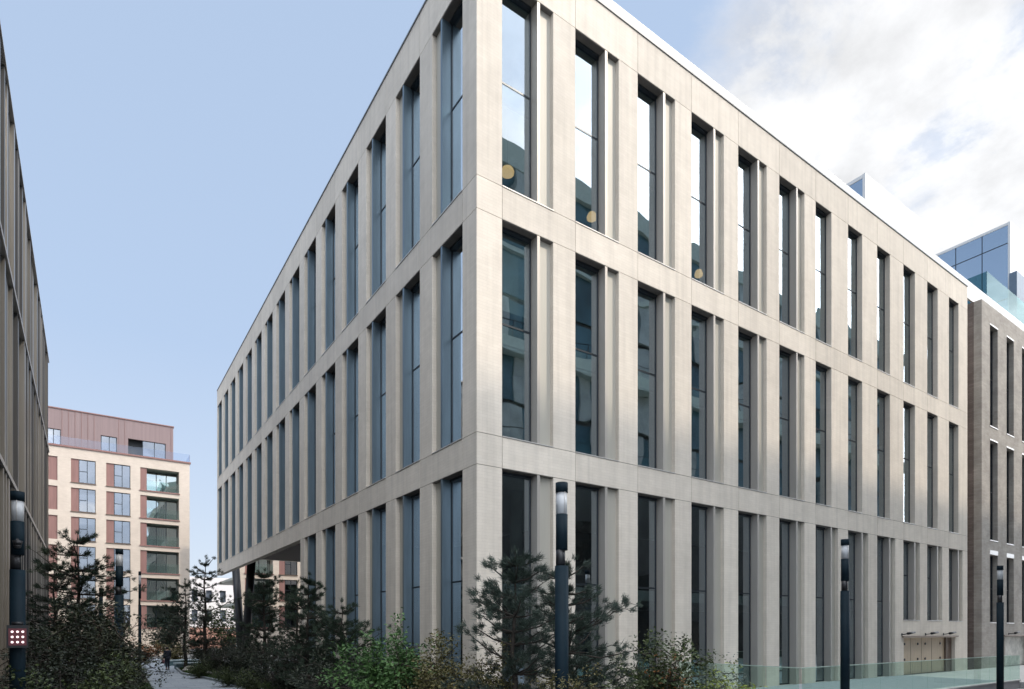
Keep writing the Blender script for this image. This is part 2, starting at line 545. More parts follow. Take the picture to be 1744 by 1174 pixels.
for k in range(1, 8):
    y = 2.6 + 6.2*k
    cc.tube((2.9, y, 0.2 if y < UND else 9.99), (2.9, y, 24.1), 0.24, n=14)
cc.build('interior_column', conc_m, office)
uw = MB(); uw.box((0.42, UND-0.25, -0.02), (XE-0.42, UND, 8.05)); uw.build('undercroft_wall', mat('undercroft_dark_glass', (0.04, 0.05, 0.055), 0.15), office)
# coping + white attic upstand
cp = MB()
cp.box((-0.035, -0.035, 25.27), (XE, 0.40, 25.33)); cp.box((-0.035, 0.401, 25.27), (0.40, YE, 25.33))
cp.build('roof_coping', mat('grey_coping', (0.20, 0.21, 0.22), 0.5, 0.3), office)
wa = MB()
wa.box((0.95, 0.50, 24.7), (XE+0.02, 0.62, 26.42))
wa.build('attic_upstand', white_m, office)
# cross bracing columns under the floating wing
for x, y0 in ((2.0, 45.4), (20.0, 45.4), (20.0, 30.0)):
    for a in (-3.8, 3.8):
        vc = MB(); vc.tube((x, y0+a, 9.74), (x, y0+a*0.15, -0.02), 0.36, 0.36, n=12); vc.build('raking_column', black_m, office)
    vc = MB(); vc.tube((x+9, y0-2, 9.74), (x+9, y0, -0.02), 0.3, n=12); vc.build('raking_column', black_m, office)
# windows
blind_rnd = random.Random(12)
blind_m = mat('grey_blind', (0.42, 0.43, 0.43), 0.85, var=0.05)
def window(side, s0, w, z0, z1, wide, trans=True):
    f = MB()
    gw = 1.40 if wide else w
    D = 0.36 if wide else 0.27
    a, b = D, D+0.08
    t = 0.055
    fb(f, side, s0, s0+t, z0, z1, a, b); fb(f, side, s0+gw-t, s0+gw, z0, z1, a, b)
    fb(f, side, s0+t, s0+gw-t, z0+0.03, z0+t+0.04, a, b); fb(f, side, s0+t, s0+gw-t, z1-0.10, z1, D-0.09, b)
    zm = (z0+z1)/2 + 0.35
    fb(f, side, s0+t, s0+gw-t, zm-0.03, zm+0.03, a+0.005, b-0.005)
    o = f.build('window', frame_m, office)
    p = MB(); fb(p, side, s0+t*0.7, s0+gw-t*0.7, z0+0.05, z1-0.05, D+0.02, D+0.032)
    p.build('glass_pane', gl_m if side == 'R' else gl_l, o)
    if blind_rnd.random() < 0.22 and z1 > 9:
        bl = MB(); fb(bl, side, s0+0.08, s0+gw-0.08, z1-blind_rnd.choice((0.9, 1.4, 2.6, 3.1)), z1-0.12, 0.50, 0.515); bl.build('roller_blind', blind_m, o)
    si = MB(); fb(si, side, s0-0.0, s0+w, z0+0.002, z0+0.032, -0.02, D+0.005)
    si.build('sill', sill_m, o)
    if wide:
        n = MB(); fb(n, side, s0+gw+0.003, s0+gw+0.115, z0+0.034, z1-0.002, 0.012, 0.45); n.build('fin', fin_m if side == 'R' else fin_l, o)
        pn = MB(); fb(pn, side, s0+gw+0.118, s0+w-0.002, z0+0.034, z1-0.002, 0.17, 0.43)
        zz = z1-0.25
        pn.build('side_panel', panel_m, o)
    else:
        pass
for t, (z0, z1) in enumerate(tiers):
    for i in range(12):
        zb = 3.425 if (t == 0 and i >= 9) else z0
        w = width('R', i, t)
        window('R', Ro[i], w, zb, z1, w > 1.6)
    for i in range(15 if t else 6):
        window('L', Lo[i], WL, z0, z1, True)
# doorway panel at the far end of the street front
timber = mat('pale_timber_panel', (0.50, 0.40, 0.28), 0.6, var=0.12, scale=2, stretch=(8, 8, 0.6))
dr = MB(); dr.box((28.45, 0.30, 0.28), (34.6, 0.38, 2.42))
do = dr.build('door_panel', timber, office)
kn = MB()
for x in (29.2, 30.9, 31.9, 34.0):
    for z in (2.05, 1.15): kn.tube((x, 0.30, z), (x, 0.26, z), 0.07, n=12)
kn.build('round_fixing', black_m, do)
dl = MB()
for x in (30.0, 31.4, 32.8): dl.box((x, 0.293, 0.3), (x+0.025, 0.30, 2.40))
dl.build('panel_gap', joint, do)
de = MB(); de.box((34.62, 0.2, 0.28), (35.44, 0.38, 2.42)); de.build('door_reveal', mat('brown_reveal', (0.14, 0.10, 0.075), 0.6), office)
ln = MB(); ln.box((28.2, -0.10, 2.44), (35.7, -0.002, 2.53)); ln.build('door_canopy', mat('brown_canopy', (0.22, 0.17, 0.13), 0.5, 0.3), office)
# rooftop pavilions
def pavilion(parent, x0, y0, x1, y1, z0, z1, nm):
    f = MB()
    f.box((x0+0.12, y0, z0), (x1, y0+0.15, z1)); f.box((x0, y0, z1-0.18), (x1, y1, z1)) if False else None
    f.box((x0, y0+0.16, z1-0.22), (x1, y1, z1-0.01)); f.box((x1-0.15, y0+0.16, z0), (x1, y1, z1-0.23))
    f.box((x0, y0-0.002, z0), (x0+0.118, y0+0.158, z1+0.01))
    o = f.build(nm, white_m, parent)
    p = MB(); p.box((x0+0.03, y0+0.17, z0), (x0+0.06, y1, z1-0.24)); p.build('glass_wall', MATS['pavilion_glass'], o)
    q = MB()
    y = y0+1.9
    while y < y1:
        q.box((x0+0.0, y, z0), (x0+0.09, y+0.05, z1-0.24)); y += 1.9
    z = z1-1.7
    while z > z0:
        q.box((x0-0.003, y0+0.18, z), (x0+0.093, y1, z+0.05)); z -= 4.5
    q.build('mullion', frame_m, o)
    return o
glass('pavilion_glass', (0.35, 0.50, 0.62), base=0.50, refl=(0.72, 0.84, 0.98))
pavilion(office, 28.2, 2.0, 36.4, 9, 24.7, 30.1, 'rooftop_pavilion')

# wall lights over the doorway
def wall_light(x, lab):
    r = empty('wall_light', (x, 0, 2.62), label=lab, cat='wall light', group='wall lights over the far doorways')
    a = MB(); a.box((-0.05, -0.03, -0.07), (0.05, -0.001, 0.07)); a.tube((0, -0.03, 0), (0, -0.45, 0.05), 0.025, n=8); a.build('bracket', black_m, r)
    h = MB(); h.tube((-0.42, -0.5, 0.05), (0.42, -0.5, 0.12), 0.075, 0.05, n=12); h.build('lamp_head', black_m, r)
    return r
wall_light(28.2, 'black wall light at the left end of the brown door canopy')
wall_light(31.2, 'black wall light above the middle of the pale timber panel')
wall_light(33.7, 'black wall light above the right end of the pale timber panel')

# pendant lamps seen through the top-floor panes
def pendant(x, y, z, lab, rr=0.24):
    r = empty('pendant_lamp', (x, y, z), label=lab, cat='pendant lamp', group='amber pendant lamps inside the top floor')
    mb = MB()
    prof = [(0.0, 0.16), (0.12, 0.155), (rr*0.8, 0.10), (rr, 0.0), (rr*0.95, -0.08), (rr*0.6, -0.13), (0.0, -0.14)]
    n = 20
    for (r0, a0), (r1, a1) in zip(prof, prof[1:]):
        for k in range(n):
            t0, t1 = 2*PI*k/n, 2*PI*(k+1)/n
            mb.face([(r0*math.cos(t0), r0*math.sin(t0), a0), (r1*math.cos(t0), r1*math.sin(t0), a1), (r1*math.cos(t1), r1*math.sin(t1), a1), (r0*math.cos(t1), r0*math.sin(t1), a0)], True)
    mb.build('lamp_shade', MATS['amber_shade'], r)
    c = MB(); c.tube((0, 0, 0.15), (0, 0, 20.3-z), 0.008, n=6); c.build('cord', black_m, r)
mat('amber_shade', (0.85, 0.50, 0.22), 0.5, emit=0.9, var=0.05)
pendant(2.07, 1.36, 18.78, 'round amber pendant lamp low in the topmost window nearest the corner', 0.24)
pendant(6.17, 1.58, 18.88, 'round amber pendant lamp low in the second topmost window from the corner', 0.20)
pendant(12.04, 1.2, 18.40, 'small amber pendant lamp low in the fourth topmost window from the corner', 0.18)

# ------------------------------------------------------------------ brick office to the right
bb = empty('brick_office', (0, 0, 0), label='grey brown brick office block beyond the narrow gap with slim dark windows', cat='building')
bk = brick('grey_brick', (0.37, 0.335, 0.295), (0.43, 0.395, 0.35), (0.36, 0.33, 0.295), bw=0.46, bh=0.12, ms=0.010, stain=0.28)
bd = brick('dark_brick', (0.16, 0.125, 0.11), (0.22, 0.175, 0.155), (0.14, 0.12, 0.11), bw=0.46, bh=0.12, ms=0.012, stain=0.25)
bx0 = 39.71
wins = []
k = 0
x = 41.14
while x < 90:
    for z0, z1 in ((3.42, 8.09), (9.1, 15.95), (16.95, 23.88)): wins.append((x, x+1.42, z0, z1))
    x += 3.07
m_ = MB(); wall_cells(m_, 'R', bx0, 93, 0.0, 25.2, 0.0, 0.45, [w for w in wins] + [(43.95, 49.0, 0.0, 2.4)])
m_.build('front_wall', bk, bb)
m_ = MB(); m_.box((bx0+0.01, 0.452, 0.0), (bx0+0.4, 30, 25.2)); m_.build('side_wall', bd, bb)
m_ = MB(); m_.box((bx0+0.41, 0.46, 24.6), (93, 30, 25.1)); m_.build('roof', roof_m, bb)
m_ = MB(); m_.box((XE+0.08, 0.50, 25.22), (93, 0.62, 26.42)); m_.build('attic_upstand', white_m, bb)
m_ = MB(); m_.box((bx0+0.5, 2.2, 0.1), (92, 2.4, 24.5)); m_.build('inner_wall', core_m, bb)
for w in wins[:24]:
    f = MB()
    s0, s1, z0, z1 = w
    fb(f, 'R', s0, s0+0.06, z0, z1, 0.3, 0.38); fb(f, 'R', s1-0.06, s1, z0, z1, 0.3, 0.38)
    fb(f, 'R', s0+0.06, s1-0.06, z0, z0+0.06, 0.3, 0.38); fb(f, 'R', s0+0.06, s1-0.06, z1-0.06, z1, 0.3, 0.38)
    fb(f, 'R', s0+0.06, s1-0.06, (z0+z1)/2, (z0+z1)/2+0.05, 0.305, 0.375)
    o = f.build('window', frame_m, bb)
    p = MB(); fb(p, 'R', s0+0.04, s1-0.04, z0+0.04, z1-0.04, 0.335, 0.345); p.build('glass_pane', MATS.get('dark_glass') or glass('dark_glass', (0.12, 0.14, 0.18), base=0.10), o)
    q = MB(); fb(q, 'R', s0-0.02, s1+0.02, z1+0.002, z1+(0.30 if z1 < 9 else 0.10), -0.012, 0.29); fb(q, 'R', s0-0.02, s1+0.02, z0-0.07, z0-0.002, -0.03, 0.29); q.build('lintel', sill_m, o)
pavilion(bb, 51.6, 2.0, 66, 9.5, 25.1, 36.0, 'rooftop_pavilion')
m_ = MB(); m_.box((44.6, 1.3, 25.1), (62, 1.33, 29.3)); m_.box((44.6, 1.331, 25.1), (44.63, 6, 29.3))
m_.build('roof_glass_screen', glass('green_screen_glass', (0.20, 0.38, 0.38), base=0.02, refl=(0.4, 0.5, 0.5)), bb)
m_ = MB(); m_.box((51.2, 1.45, 25.1), (66, 1.96, 31.6)); m_.build('plant_screen', mat('slate_blue_screen', (0.12, 0.17, 0.23), 0.5), bb)
m_ = MB(); m_.box((43.97, 0.30, 0.28), (48.98, 0.36, 2.38))
post_m = mat('pale_mural', (0.62, 0.62, 0.56), 0.6, var=0.5, scale=1.6, col2=(0.72, 0.70, 0.64), detail=8)
m_.build('mural_panel', post_m, bb)
m_ = MB(); m_.box((43.6, -0.10, 2.44), (49.3, -0.002, 2.53)); m_.build('door_canopy', MATS['brown_canopy'], bb)
wall_light(44.6, 'black wall light on the grey brick office above the pale mural')

# ------------------------------------------------------------------ block across the street (seen in the panes, shades the street)
ob = empty('street_block', (0, 0, 0), label='tall pale green block across the street, mirrored in the stone office windows', cat='building')
ox0, ox1, oy0, oy1, oz = 5.0, 82.0, -22.5, -38.0, 40.6
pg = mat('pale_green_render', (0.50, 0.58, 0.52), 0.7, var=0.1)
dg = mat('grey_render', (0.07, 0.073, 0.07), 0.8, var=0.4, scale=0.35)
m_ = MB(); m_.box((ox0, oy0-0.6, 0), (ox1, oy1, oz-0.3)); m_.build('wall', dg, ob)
m_ = MB(); m_.box((ox0-0.1, oy0, oz-1.5), (ox1+0.1, oy0-0.59, oz)); m_.box((ox0-0.1, oy0+0.6, 24.3), (ox1+0.1, oy0-0.59, 25.5)); m_.box((ox0-0.1, oy0, 32.6), (ox1+0.1, oy0-0.59, 33.0))
m_.build('floor_band', pg, ob)
m_ = MB()
random.seed(4)
for k, (z0, z1) in enumerate(((17.2, 20.6), (21.0, 24.28), (25.52, 28.8), (29.2, 32.58), (33.02, 36.0), (36.3, 39.08))):
    xx = ox0
    while xx < ox1-3:
        ww = random.choice((0.5, 1.2, 2.2, 3.0)); m_.box((xx, oy0-random.choice((0.1, 0.15, 0.25)), z0), (xx+ww, oy0-0.58, z1)); xx += ww + random.choice((1.6, 2.4, 3.6, 5.5))
m_.build('cladding_pier', mat('grey_cladding', (0.42, 0.47, 0.45), 0.6, var=0.3, scale=0.8), ob)
m_ = MB()
for z0, z1 in ((17.2, 20.6), (21.0, 24.28), (25.52, 28.8), (29.2, 32.58), (33.02, 36.0), (36.3, 39.08)):
    m_.box((ox0+0.1, oy0-0.4, z0), (ox1-0.1, oy0-0.5, z1))
m_.build('ribbon_window', mat('teal_glazing', (0.07, 0.15, 0.18), 0.08, var=0.7, scale=0.25), ob)
m_ = MB()
random.seed(9); xx = ox0
while xx < ox1-3:
    ww = random.choice((1.2, 2.5, 4.0)); z0 = random.choice((0.3, 4.6, 8.8)); m_.box((xx, oy0+0.02, z0), (xx+ww, oy0-0.59, z0+random.choice((3.4, 7.6)))); xx += ww + random.choice((1.0, 3.0, 5.0))
m_.build('ground_floor_glazing', mat('black_glazing', (0.012, 0.016, 0.018), 0.12, var=0.3), ob)
m_ = MB()
for z in (26.6, 18.3, 34.1): m_.box((ox0, oy0+0.62, z), (ox1, oy0+0.58, z+0.06))
xx = ox0
while xx < ox1: m_.box((xx, oy0+0.62, 25.5), (xx+0.05, oy0+0.58, 26.6)); xx += 1.5
m_.build('balcony_rail', black_m, ob)

# ------------------------------------------------------------------ ribbed metal building on the left
mbld = empty('metal_building', (0, 0, 0), label='tall building of folded bronze grey metal sheets at the left edge', cat='building')
bronze = mat('bronze_cladding', (0.21, 0.195, 0.17), 0.42, 0.5, var=0.42, scale=0.9, stretch=(1, 1, 0.12), island=0.7)
bronze.node_tree.nodes['Principled BSDF'].inputs['Roughness'].default_value = 0.32
dbronze = mat('dark_cladding', (0.07, 0.07, 0.07), 0.5, 0.4, var=0.25, scale=0.9, stretch=(1, 1, 0.15))
MX, MY0, MY1 = -12.2, -8.0, 37.2
m_ = MB(); m_.box((MX-0.6, MY0, 0), (-32, MY1-0.05, 21.3)); m_.build('core_wall', dbronze, mbld)
def ribs(z0, z1, seed, nm, mm):
    random.seed(seed)
    m_ = MB(); dark = []; y = MY0; pts = []
    while y < MY1:
        w = random.choice((0.35, 0.5, 0.8, 1.1, 1.5))
        d0 = random.choice((0.0, 0.03, 0.10)); d1 = random.choice((0.12, 0.25, 0.38))
        pts.append((MX-d0, y)); pts.append((MX-d0, min(y+w*0.25, MY1))); pts.append((MX-d1, min(y+w, MY1)))
        y += w
    pts.append((MX-0.05, MY1+0.001))
    for a, b in zip(pts, pts[1:]):
        if abs(a[1]-b[1]) < 1e-4 and abs(a[0]-b[0]) < 1e-4: continue
        if random.random() < 0.30: dark.append(len(m_.f))
        m_.face([(a[0], a[1], z0), (b[0], b[1], z0), (b[0], b[1], z1), (a[0], a[1], z1)])
        m_.face([(a[0], a[1], z1), (b[0], b[1], z1), (MX-0.6, b[1], z1), (MX-0.6, a[1], z1)])
        m_.face([(a[0], a[1], z0), (MX-0.6, a[1], z0), (MX-0.6, b[1], z0), (b[0], b[1], z0)])
    m_.face([(MX-0.05, MY1, z0), (MX-0.6, MY1, z0), (MX-0.6, MY1, z1), (MX-0.05, MY1, z1)])
    o = m_.build(nm, [mm, dbronze], mbld)
    for k in dark: o.data.polygons[k].material_index = 1
ribs(0, 8.06, 11, 'folded_cladding', bronze); ribs(8.25, 15.2, 12, 'folded_cladding', bronze); ribs(15.4, 21.45, 13, 'folded_cladding', bronze)
m_ = MB(); m_.box((MX+0.03, MY0, 8.08), (MX-0.6, MY1+0.01, 8.24)); m_.box((MX+0.03, MY0, 15.21), (MX-0.6, MY1+0.01, 15.38))
m_.build('ledge', mat('grey_ledge', (0.42, 0.41, 0.40), 0.45, 0.3), mbld)
m_ = MB(); m_.box((MX+0.02, MY0, 21.46), (MX-0.7, MY1+0.02, 21.53)); m_.build('roof_edge', MATS['grey_ledge'], mbld)

# ------------------------------------------------------------------ apartment block
cream = brick('cream_brick', (0.57, 0.49, 0.415), (0.61, 0.53, 0.45), (0.55, 0.48, 0.41), bw=0.30, bh=0.09, ms=0.01, stain=0.08)
redp = mat('terracotta_panel', (0.24, 0.13, 0.115), 0.65, var=0.12, scale=2, stretch=(3, 3, 0.3))
redl = mat('terracotta_cladding', (0.235, 0.172, 0.17), 0.65, var=0.10, scale=1.2, stretch=(4, 4, 0.1))
apg = glass('apartment_glass', (0.25, 0.30, 0.34), base=0.35, refl=(0.78, 0.82, 0.88), wav=0.1)
dog = glass('door_glass', (0.45, 0.52, 0.50), base=0.52, refl=(0.75, 0.85, 0.85), wav=0.3)
balg = glass('balcony_glass', (0.72, 0.86, 0.82), base=0.18, refl=(0.85, 0.95, 0.95))
def apartments(label, AY, x_east, cols, z_top, rows, pent=True, xw=-34.0):
    A = empty('apartment_block', (0, AY, 0), label=label, cat='building')
    holes = []
    pit = 3.24
    for kind, s0, s1, s2 in cols:
        for r in range(rows):
            zt = z_top-1.34-pit*r
            holes.append((s0, s2, zt-2.62, zt))
    m_ = MB(); wall_cells(m_, 'R', xw, x_east, 0.0, z_top-0.18, 0.0, 0.35, holes); m_.build('wall', cream, A)
    m_ = MB(); m_.box((x_east-0.35, 0.352, 0), (x_east-0.001, 16, z_top-0.18)); m_.build('side_wall', cream, A)
    m_ = MB(); m_.box((xw, -0.12, z_top-0.178), (x_east+0.12, 0.5, z_top)); m_.box((x_east-0.4, 0.5, z_top-0.178), (x_east+0.12, 16, z_top)); m_.build('cornice', redp, A)
    m_ = MB()
    for r in range(rows+1): m_.box((xw+0.4, 0.36, z_top-1.2-pit*r), (x_east-0.36, 15.8, z_top-0.9-pit*r))
    m_.box((xw+0.4, 3.2, 0), (x_east-0.36, 3.4, z_top-0.9))
    m_.build('floor_slab', MATS['interior_ceiling'], A)
    for kind, s0, s1, s2 in cols:
        for r in range(rows):
            zt = z_top-1.34-pit*r; zb = zt-2.62
            if kind == 'w':
                f = MB()
                t = 0.07
                mid = (s1+s2)/2
                for a in (s1, mid-t/2, s2-t): fb(f, 'R', a, a+t, zb, zt, 0.16, 0.24)
                for a, b in ((s1+t, mid-t/2), (mid+t/2, s2-t)):
                    fb(f, 'R', a, b, zb, zb+t, 0.16, 0.24); fb(f, 'R', a, b, zt-t, zt, 0.16, 0.24)
                fb(f, 'R', s1+t, mid-t/2, (zb+zt)/2-t/2, (zb+zt)/2+t/2, 0.162, 0.238)
                o = f.build('window', frame_m, A)
                p = MB(); fb(p, 'R', s1+0.03, s2-0.03, zb+0.03, zt-0.03, 0.195, 0.205); p.build('glass_pane', apg, o)
                q = MB(); fb(q, 'R', s0, s1-0.003, zb, zt, 0.10, 0.22); q.build('shutter', redp, o)
                q = MB(); fb(q, 'R', s0-0.05, s2+0.05, zb-0.09, zb-0.002, -0.08, 0.15); q.build('sill', MATS['brown_reveal'], o)
                q = MB(); fb(q, 'R', s1+0.03, s2-0.03, zb, zt, 1.0, 1.05); q.build('dark_backing', MATS['interior_core'], o)  # dark sheet put behind the pane in place of an unlit room
            elif kind == 's':
                q = MB(); fb(q, 'R', s0, s2, zb, zt, 0.10, 0.22); q.build('shutter', redp, A)
            else:
                q = MB(); fb(q, 'R', s0, s1, zb, zt, 0.10, 0.30)
                o = q.build('balcony', redp, A)
                p = MB(); fb(p, 'R', s1, s2, zb, zb+1.15, 0.04, 0.06); p.build('glass_balustrade', balg, o)
                d = MB()
                for a in (s1+0.02, s1+1.05, s1+2.1, s2-0.1): fb(d, 'R', a, a+0.08, zb, zt-0.1, 1.55, 1.63)
                fb(d, 'R', s1+0.1, s2-0.1, zt-0.18, zt-0.1, 1.55, 1.63); d.build('door_frame', frame_m, o)
                p = MB(); fb(p, 'R', s1+0.05, s2-0.05, zb, zt-0.12, 1.585, 1.595); p.build('glass_door', dog, o)
                p = MB(); fb(p, 'R', s1-0.1, s1-0.0, zb, zt, 0.36, 1.7); fb(p, 'R', s2, s2+0.1, zb, zt, 0.36, 1.7); p.build('recess_wall', cream, o)
                p = MB(); fb(p, 'R', s0-0.08, s2+0.08, zb-0.14, zb-0.002, -0.10, 0.34); p.build('balcony_edge', redp, o)
    if pent:
        zt = z_top+4.4
        m_ = MB(); wall_cells(m_, 'R', xw, x_east-1.6, z_top-0.3, zt, 0.0, 0.3, [(-6.05, -2.15, z_top, z_top+2.25), (-8.75, -7.17, z_top, z_top+2.15), (-13.9, -12.5, z_top, z_top+2.1)], org=1.6)
        P = m_.build('penthouse', redl, A)
        m_ = MB(); m_.box((x_east-1.9, 1.91, z_top-0.3), (x_east-1.6, 14, zt)); m_.build('penthouse_side', redl, P)
        m_ = MB(); m_.box((xw, 1.52, zt+0.002), (x_east-1.52, 14.1, zt+0.12)); m_.build('roof', redp, P)
        m_ = MB()
        xx = xw
        while xx < x_east-1.7:
            if not any(a-0.05 < xx < b+0.05 for a, b in ((-6.05, -2.15), (-8.75, -7.17), (-13.9, -12.5))): m_.box((xx, 1.57, z_top), (xx+0.03, 1.598, zt))
            xx += 0.6
        m_.build('standing_seam', redp, P)
        m_ = MB()
        for a, b, z in ((-8.75, -7.17, 2.15), (-13.9, -12.5, 2.1), (-4.6, -2.15, 2.25)):
            for q in (a, (a+b)/2, b-0.08): m_.box((q, 1.78, z_top-0.1), (q+0.08, 1.86, z_top+z))
        m_.build('window', frame_m, P)
        m_ = MB(); m_.box((-14, 1.81, z_top-0.1), (-7.2, 1.83, z_top+2.1)); m_.box((-4.6, 1.81, z_top-0.1), (-2.2, 1.83, z_top+2.2)); m_.build('glass_pane', apg, P)
        m_ = MB(); m_.box((-6.05, 2.4, z_top-0.1), (-4.6, 2.5, z_top+2.4)); m_.box((xw+1, 3.0, z_top-0.1), (x_east-2, 3.1, zt-0.1)); m_.build('inner_wall', MATS['interior_core'], P)
    m_ = MB(); m_.box((xw, -0.02, z_top+0.002), (x_east+0.02, 0.0, z_top+0.95)); m_.box((x_east, 0.002, z_top+0.002), (x_east+0.02, 12, z_top+0.95)); m_.build('glass_parapet', glass('parapet_glass_' + str(int(AY)), (0.80, 0.84, 0.92), base=0.05, refl=(0.7, 0.75, 0.85)), A)
    return A
apartments('cream brick apartment block with a terracotta penthouse at the end of the garden path', 68.0, 0.26,
    [('w', -18.6, -17.9, -16.3), ('w', -15.3, -14.6, -13.4) if False else ('s', -13.6, -13.2, -12.74), ('w', -11.53, -10.83, -9.25), ('w', -8.25, -7.51, -5.9), ('b', -4.91, -4.25, -0.88)], 23.4, 6)
ap2 = apartments('cream brick apartment block glimpsed under the floating wing of the stone office', 62.0, 18.0,
    [('b', 5.4, 6.2, 8.6), ('w', 9.3, 10.0, 11.5), ('w', 12.4, 13.1, 14.6)], 20.2, 5, pent=False, xw=4.6)
# pale block far beyond
fbk = empty('distant_block', (0, 0, 0), label='distant white block with tall windows above pink lower storey, seen through young pines', cat='building')
wins2 = [(x, x+0.9, z, z+1.9) for x in np.arange(-2.5, 16, 2.1) for z in (4.4, 7.6)]
m_ = MB(); wall_cells(m_, 'R', -4, 18, 3.4, 11.6, 0.0, 0.3, wins2, org=95); m_.build('wall', mat('white_render', (0.72, 0.70, 0.70), 0.8), fbk)
m_ = MB(); m_.box((-4, 94.95, 0), (18, 95.3, 3.399)); m_.build('base_storey', mat('pink_brick', (0.50, 0.28, 0.22), 0.8, scale=3), fbk)
m_ = MB(); m_.box((-3.9, 95.31, 0.1), (17.9, 106, 11.5)); m_.build('core_wall', mat('blue_grey_glazing', (0.10, 0.12, 0.15), 0.15), fbk)

# ------------------------------------------------------------------ glass balustrade
bal = empty('glass_balustrade', (9.0, -5.3, 0), label='green tinted frameless glass balustrade on a low stone upstand beside the stone office', cat='balustrade')
up = MB()
up.box((-0.12, -0.12, -0.02), (19.1, 0.12, 0.36)); up.box((-0.12, 0.121, -0.02), (0.12, 5.0, 0.36))
up.build('upstand', mat('lilac_grey_stone', (0.34, 0.33, 0.34), 0.8, var=0.1, scale=2), bal)
cpn = MB()
cpn.box((-0.16, -0.16, 0.36), (19.14, 0.16, 0.41)); cpn.box((-0.16, 0.161, 0.36), (0.16, 5.0, 0.41))
cpn.build('coping', mat('pale_coping', (0.55, 0.54, 0.52), 0.7), bal)
gg = glass('green_glass', (0.70, 0.88, 0.80), base=0.0, refl=(0.5, 0.62, 0.58))
x = 0.05
while x < 18.4:
    p = MB(); p.box((x, -0.011, 0.412), (x+1.27, 0.011, 1.60)); p.build('glass_panel', gg, bal); x += 1.30
y = 0.08
while y < 4.9:
    p = MB(); p.box((-0.011, y, 0.412), (0.011, min(y+1.17, 5.0), 1.60)); p.build('glass_panel', gg, bal); y += 1.20
p = MB(); p.box((-0.02, -0.02, 1.602), (18.3, 0.02, 1.625)); p.box((-0.02, 0.021, 1.602), (0.02, 5.0, 1.625)); p.build('top_rail', mat('pale_green_edge', (0.45, 0.58, 0.50), 0.3), bal)

# ------------------------------------------------------------------ lamp posts
def lamp_post(x, y, label, rz=0.0, h=5.80):
    r = empty('lamp_post', (x, y, 0.0), rz, label=label, cat='lamp post', group='dark column lamps standing along the garden and street')
    a = MB(); a.tube((0, 0, -0.02), (0, 0, h-1.68), 0.138, n=28); a.tube((0, 0, -0.02), (0, 0, 0.04), 0.2, n=24)
    a.build('pole', darkmetal, r)
    b = MB(); b.tube((-0.03, 0, h-1.68), (-0.03, 0, h-1.36), 0.095, n=24); b.build('camera_collar', black_m, r)
    b = MB(); b.tube((0, 0, h-1.36), (0, 0, h-0.64), 0.120, n=28); b.build('upper_pole', darkmetal, r)
    b = MB(); b.tube((0, 0, h-0.635), (0, 0, h-0.20), 0.108, n=28); b.build('lens', MATS['lamp_lens'], r)
    b = MB(); b.tube((0, 0, h-0.195), (0, 0, h), 0.125, n=28); b.build('cap', darkmetal, r)
    b = MB()
    for k in range(3):
        t = 2*PI*k/3+0.4
        b.tube((0.116*math.cos(t), 0.116*math.sin(t), h-0.64), (0.116*math.cos(t), 0.116*math.sin(t), h-0.19), 0.008, n=6)
    b.build('rod', sill_m, r)
    b = MB(); b.box((-0.012, -0.142, 0.5), (0.0, -0.136, 0.95)); b.build('service_door', black_m, r)
    return r
mat('lamp_lens', (0.55, 0.56, 0.57), 0.3, 0.0, var=0.04)
lamp_post(-2.05, -6.71, 'nearest dark column lamp, in front of the first pier of the street front')
lamp_post(10.45, -5.95, 'dark column lamp beside the corner of the green glass balustrade')
lamp_post(24.5, -5.75, 'dark column lamp at the far end of the green glass balustrade')
lamp_post(-9.02, 10.18, 'dark column lamp rising from the shrubs left of the garden path')
le = lamp_post(-11.21, 0.53, 'dark column lamp with a dome camera and lit sign box against the ribbed metal building')
q_ = lamp_post(-7.82, 19.66, 'thin column lamp in front of the cream apartments, right of the bigger shrub lamp')
q_.scale = (0.5, 0.5, 1.0)
lamp_post(-9.22, 35.17, 'farthest column lamp, half hidden behind the layered pine left of the path')
b = MB(); b.tube((0.0, -0.25, 4.62), (0.0, -0.25, 4.72), 0.07, 0.09, n=16); b.tube((0, -0.12, 4.72), (0, -0.25, 4.74), 0.03, n=8)
for k in range(4): 
    t0, t1 = k*PI/8, (k+1)*PI/8
    b.tube((0, -0.25, 4.62-0.07*math.sin(t0)), (0, -0.25, 4.62-0.07*math.sin(t1)), 0.07*math.cos(t0), 0.07*math.cos(t1)+0.001, n=16)
b.build('dome_camera', black_m, le)
# sign box faces the photographer
b = MB(); b.box((-0.18, -0.26, 2.45), (0.18, -0.14, 2.93)); b.tube((0, -0.14, 2.93), (0, -0.14, 3.0), 0.10, n=14)
sb = b.build('sign_box', black_m, le)
b = MB(); b.box((-0.15, -0.266, 2.50), (0.15, -0.261, 2.86)); b.build('red_face', mat('dark_red_face', (0.16, 0.03, 0.04), 0.4), sb)
b = MB()
for i in (-1, 0, 1):
    for j in (-1, 0, 1):
        b.tube((i*0.088, -0.267, 2.68+j*0.11), (i*0.088, -0.275, 2.68+j*0.11), 0.024, n=12)
b.build('light_dot', mat('pink_lamp_dot', (1.0, 0.78, 0.80), 0.4, emit=0.8), sb)
le.rotation_euler.z = math.atan2(-9.956+11.21, 16.462+0.53)

